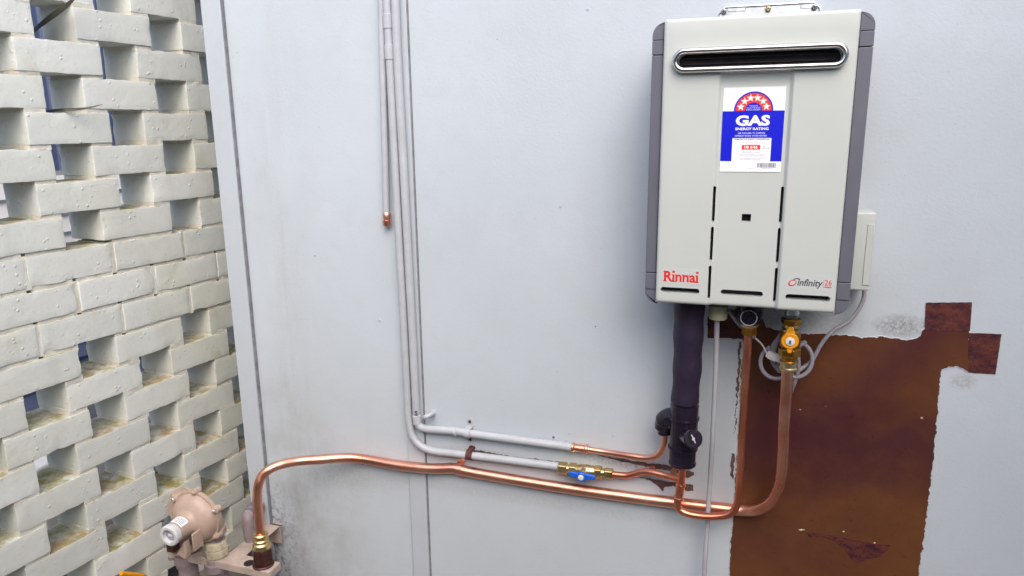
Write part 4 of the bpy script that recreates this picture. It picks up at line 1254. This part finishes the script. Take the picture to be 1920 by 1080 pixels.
GR = thing('gas_regulator', 'beige round gas pressure regulator with white end cap, by brick wall', 'gas regulator', W(356, 1040, yR))
c = W(357, 977, yR)
AXR = Vector((0, -1, 0))
Rd = .071
cb_ = c + Vector((0, .030, 0))
collar(GR, 'pink', cb_, AXR, [(-.028, .030), (-.022, .048), (-.004, Rd * .93), (0, Rd * .96), (0, Rd * 1.06), (.006, Rd * 1.08), (.012, Rd * 1.06), (.0122, Rd * .98), (.022, Rd * .94), (.034, Rd * .80), (.041, Rd * .58), (.046, .034), (.055, .029), (.092, .0265), (.0925, .020)], 'diaphragm_housing', 48)
for i in range(6):
    an = math.radians(25 + 60 * i)
    d_ = Vector((math.cos(an), 0, math.sin(an)))
    m = MB(); m.lathe(cb_ + d_ * Rd * 1.06 + Vector((0, .004, 0)), AXR, [(0, .0105), (.017, .0105), (.018, .009)], 12); m.build('bolt_lug', 'pink', GR)
    collar(GR, 'zinc' if i in (0, 2) else 'pink', cb_ + d_ * Rd * 1.08 + Vector((0, -.013, 0)), AXR, [(0, .0062), (.005, .0062), (.007, .004)], 'bolt', 6)
# adjuster end cap with label band
e0 = cb_ + AXR * .090
collar(GR, 'capgrey', e0, AXR, [(0, .027), (.004, .0285), (.016, .0285), (.019, .0255), (.019, .0185), (.010, .0175), (.010, .001)], 'end_cap', 32)
m = MB(); m.lathe(e0 + AXR * .0105, AXR, [(0, .0165), (.0004, .0165)], 6, twist=.4); m.build('cap_recess', 'lgrey', GR)
m = MB(); m.box(e0 + Vector((-.006, -.0125, -.003)), e0 + Vector((.006, -.0105, .003))); m.build('cap_tab', 'whitep', GR)
# label wrapped on the neck
vs = []; fs = []
for i in range(13):
    an = math.radians(38 + 85 * i / 12)
    for tt in (.060, .086):
        vs.append(cb_ + AXR * tt + Vector((math.cos(an), 0, math.sin(an))) * (.0298 if tt < .07 else .0282))
for i in range(12): fs.append((2 * i, 2 * i + 1, 2 * i + 3, 2 * i + 2))
m = MB(); m.add(vs, fs); lb = m.build('neck_label', 'lwhite', GR)
for q in range(5):
    vs = []; fs = []
    for i in range(9):
        an = math.radians(46 + (40 + 20 * (q % 2)) * i / 8)
        for tt in (.064 + q * .0042, .0655 + q * .0042):
            vs.append(cb_ + AXR * tt + Vector((math.cos(an), 0, math.sin(an))) * (.0302 - .0014 * (tt - .06) / .026))
    for i in range(8): fs.append((2 * i, 2 * i + 1, 2 * i + 3, 2 * i + 2))
    m = MB(); m.add(vs, fs); m.build('label_print', 'lnavy', lb)
# rear body with its own flange, up and to the left
rb_ = c + Vector((-.062, .062, .000))
collar(GR, 'pink', rb_, Vector((.15, -1, 0)), [(-.03, .032), (-.005, .052), (0, .060), (.008, .060), (.009, .052), (.030, .045)], 'rear_flange', 8)
for i in range(4):
    an = math.radians(60 + 75 * i); d_ = Vector((math.cos(an), 0, math.sin(an)))
    collar(GR, 'pink', rb_ + d_ * .053 + Vector((0, -.006, 0)), AXR, [(0, .0065), (.007, .0065), (.009, .004)], 'bolt', 6)
# outlet elbow on the right, going down
oc = W(396, 972, -.190)
m = MB(); m.tube(spline([c + Vector((.03, .05, .004)), oc + Vector((-.010, 0, .014)), oc + Vector((.004, 0, .004)), oc + Vector((.006, 0, -.040))], 6), .0245, 20); m.build('outlet_elbow', 'pink', GR, 50)
collar(GR, 'pink', oc + Vector((.006, 0, -.026)), (0, 0, -1), [(0, .028), (.002, .0305), (.020, .0305), (.022, .027)], 'outlet_collar', 8)
ob = oc + Vector((.006, 0, -.045))
# vent boss and lower bowl
bc_x = W(350, 1040, -.193).x
m = MB(); m.tube(spline([c + Vector((.0, .015, -.030)), Vector((bc_x, -.205, PZ + .06)), Vector((bc_x, -.195, PZ + .03)), Vector((bc_x, -.193, PZ + .004))], 6), .029, 20); m.build('inlet_neck', 'pink', GR, 50)
bc = Vector((bc_x, -.193, PZ))
collar(GR, 'pink', bc + Vector((0, 0, .002)), (0, 0, 1), [(0, .036), (.004, .043), (.010, .043), (.014, .037), (.018, .037), (.021, .033)], 'inlet_ring', 28)
m = MB(); v0 = c + Vector((.012, -.050, -.026))
m.prism([v0 + Vector((-.024, 0, -.046)), v0 + Vector((.006, 0, -.004)), v0 + Vector((.012, 0, -.030)), v0 + Vector((.006, 0, -.056))], (0, .020, 0)); m.build('vent_rib', 'pink', GR, bevel=.003)
m = MB(); m.box(c + Vector((.036, -.040, -.060)), c + Vector((.041, -.005, -.010))); m.build('vent_rib', 'pink', GR, bevel=.0015)
m = MB(); m.box(c + Vector((-.075, -.02, -.095)), c + Vector((-.05, .005, -.045)), .003); m.build('breather_box', 'brownfit', GR)
# weathered union below the outlet and pipes under the plate
RP = thing('riser_pipe', 'weathered pipe with union nuts rising through the plate under regulator outlet', 'pipe', Vector((ob.x, ob.y, PZ - .1)))
collar(RP, 'oldpipe', ob + Vector((0, 0, .008)), (0, 0, -1), [(0, .020), (.030, .020)], 'nipple')
un0 = ob.z - .018; Lu = un0 - PZ - .001
collar(RP, 'oldnut', Vector((ob.x, ob.y, un0)), (0, 0, -1), [(0, .026), (.003, .031), (Lu * .42, .032), (Lu * .44, .029), (Lu * .48, .029), (Lu * .5, .033), (Lu * .94, .032), (Lu, .029)], 'union_nut', 10)
collar(RP, 'oldpipe', Vector((ob.x, ob.y, PZ - .0045)), (0, 0, -1), [(0, .030), (.012, .030), (.013, .036), (.034, .036), (.036, .024), (PZ - GROUND - .005, .024)], 'lower_pipe', 16)
RQ = thing('riser_pipe', 'weathered pipe below the plate under regulator body, nearer the brick wall', 'pipe', Vector((bc.x, bc.y, PZ - .1)))
collar(RQ, 'oldpipe', Vector((bc.x, bc.y, PZ - .0045)), (0, 0, -1), [(0, .028), (.008, .028), (.010, .034), (.030, .034), (.032, .030), (.044, .030), (.046, .026), (PZ - GROUND - .005, .026)], 'lower_pipe', 20)
collar(RQ, 'oldpipe', Vector((bc.x - .042, bc.y - .01, PZ - .006)), (0, 0, -1), [(0, .008), (.012, .008), (.016, .011), (.026, .011)], 'test_plug', 8)
# flare connection at the gas pipe foot
FC = thing('flare_connector', 'brass flare nut on a dark hex fitting at the gas pipe foot', 'fitting', plate_pt(490, 1058))
p = W(488.5, 1002, -.190); axn = Vector((0, 0, -1))
Lb = p.z - PZ
collar(FC, 'brass', p + Vector((0, 0, .004)), axn, [(0, .0168), (.003, .0195), (.007, .0195), (.010, .0170), (.016, .0168), (.019, .0200), (.023, .0200), (.026, .0180), (.030, .0225), (Lb * .42, .0245), (Lb * .46, .0245), (Lb * .47, .021)], 'brass_sleeve', 28)
hexnut(FC, 'brownfit', p + axn * Lb * .44, axn, Lb * .52, .0275)
collar(FC, 'brownfit', p + axn * Lb * .94, axn, [(0, .026), (.002, .0285), (Lb * .058, .0285)], 'foot_ring')
collar(FC, 'brownfit', Vector((p.x, p.y, PZ - .0045)), axn, [(0, .022), (.05, .022)], 'tail', 12)
# taped old pipe elbow between brick wall and batten
OE = thing('taped_pipe', 'purple taped pipe elbow coming out behind the copper gas pipe', 'pipe', W(470, 1000, -.10))
m = MB(); m.tube(spline([W(488, 948, -.02), W(474, 955, -.05), W(465, 968, -.09), W(466, 990, -.10), W(472, 1020, -.10), W(476, 1075, -.10)], 6), .0165, 16); m.build('elbow', 'oldpipe', OE, 60)
m = MB(); m.tube(spline([W(484, 948, -.028), W(474, 955, -.05), W(465.5, 967, -.088)], 6), [.0185 + .001 * math.sin(i * 1.9) for i in range(13)], 16); m.build('tape_wrap', 'htrim', OE, 60)
# thin loop of cable behind the fitting
LC = MB(); LC.tube(spline([W(500, 1020, -.03), W(506, 1017, -.035), W(512, 1026, -.03), W(513, 1050, -.02), W(511, 1085, -.015)], 6), .0035, 8)
tag(LC.build('bonding_wire', 'cable'), 'thin grey bonding wire looping behind the dark hex fitting', 'wire')
# yellow tag at the foot of the picture
YT = MB(); a0, a1 = bw(227, 1075, .06), bw(268, 1080, .06)
YT.tube(spline([a0, (a0 + a1) / 2 + Vector((0, 0, .001)), a1, a1 + (a1 - a0) * .6 + Vector((0, 0, -.03))], 5), .0065, 12)
tag(YT.build('yellow_handle', 'yellow'), 'yellow handle of a stop cock low against the brick wall', 'handle')
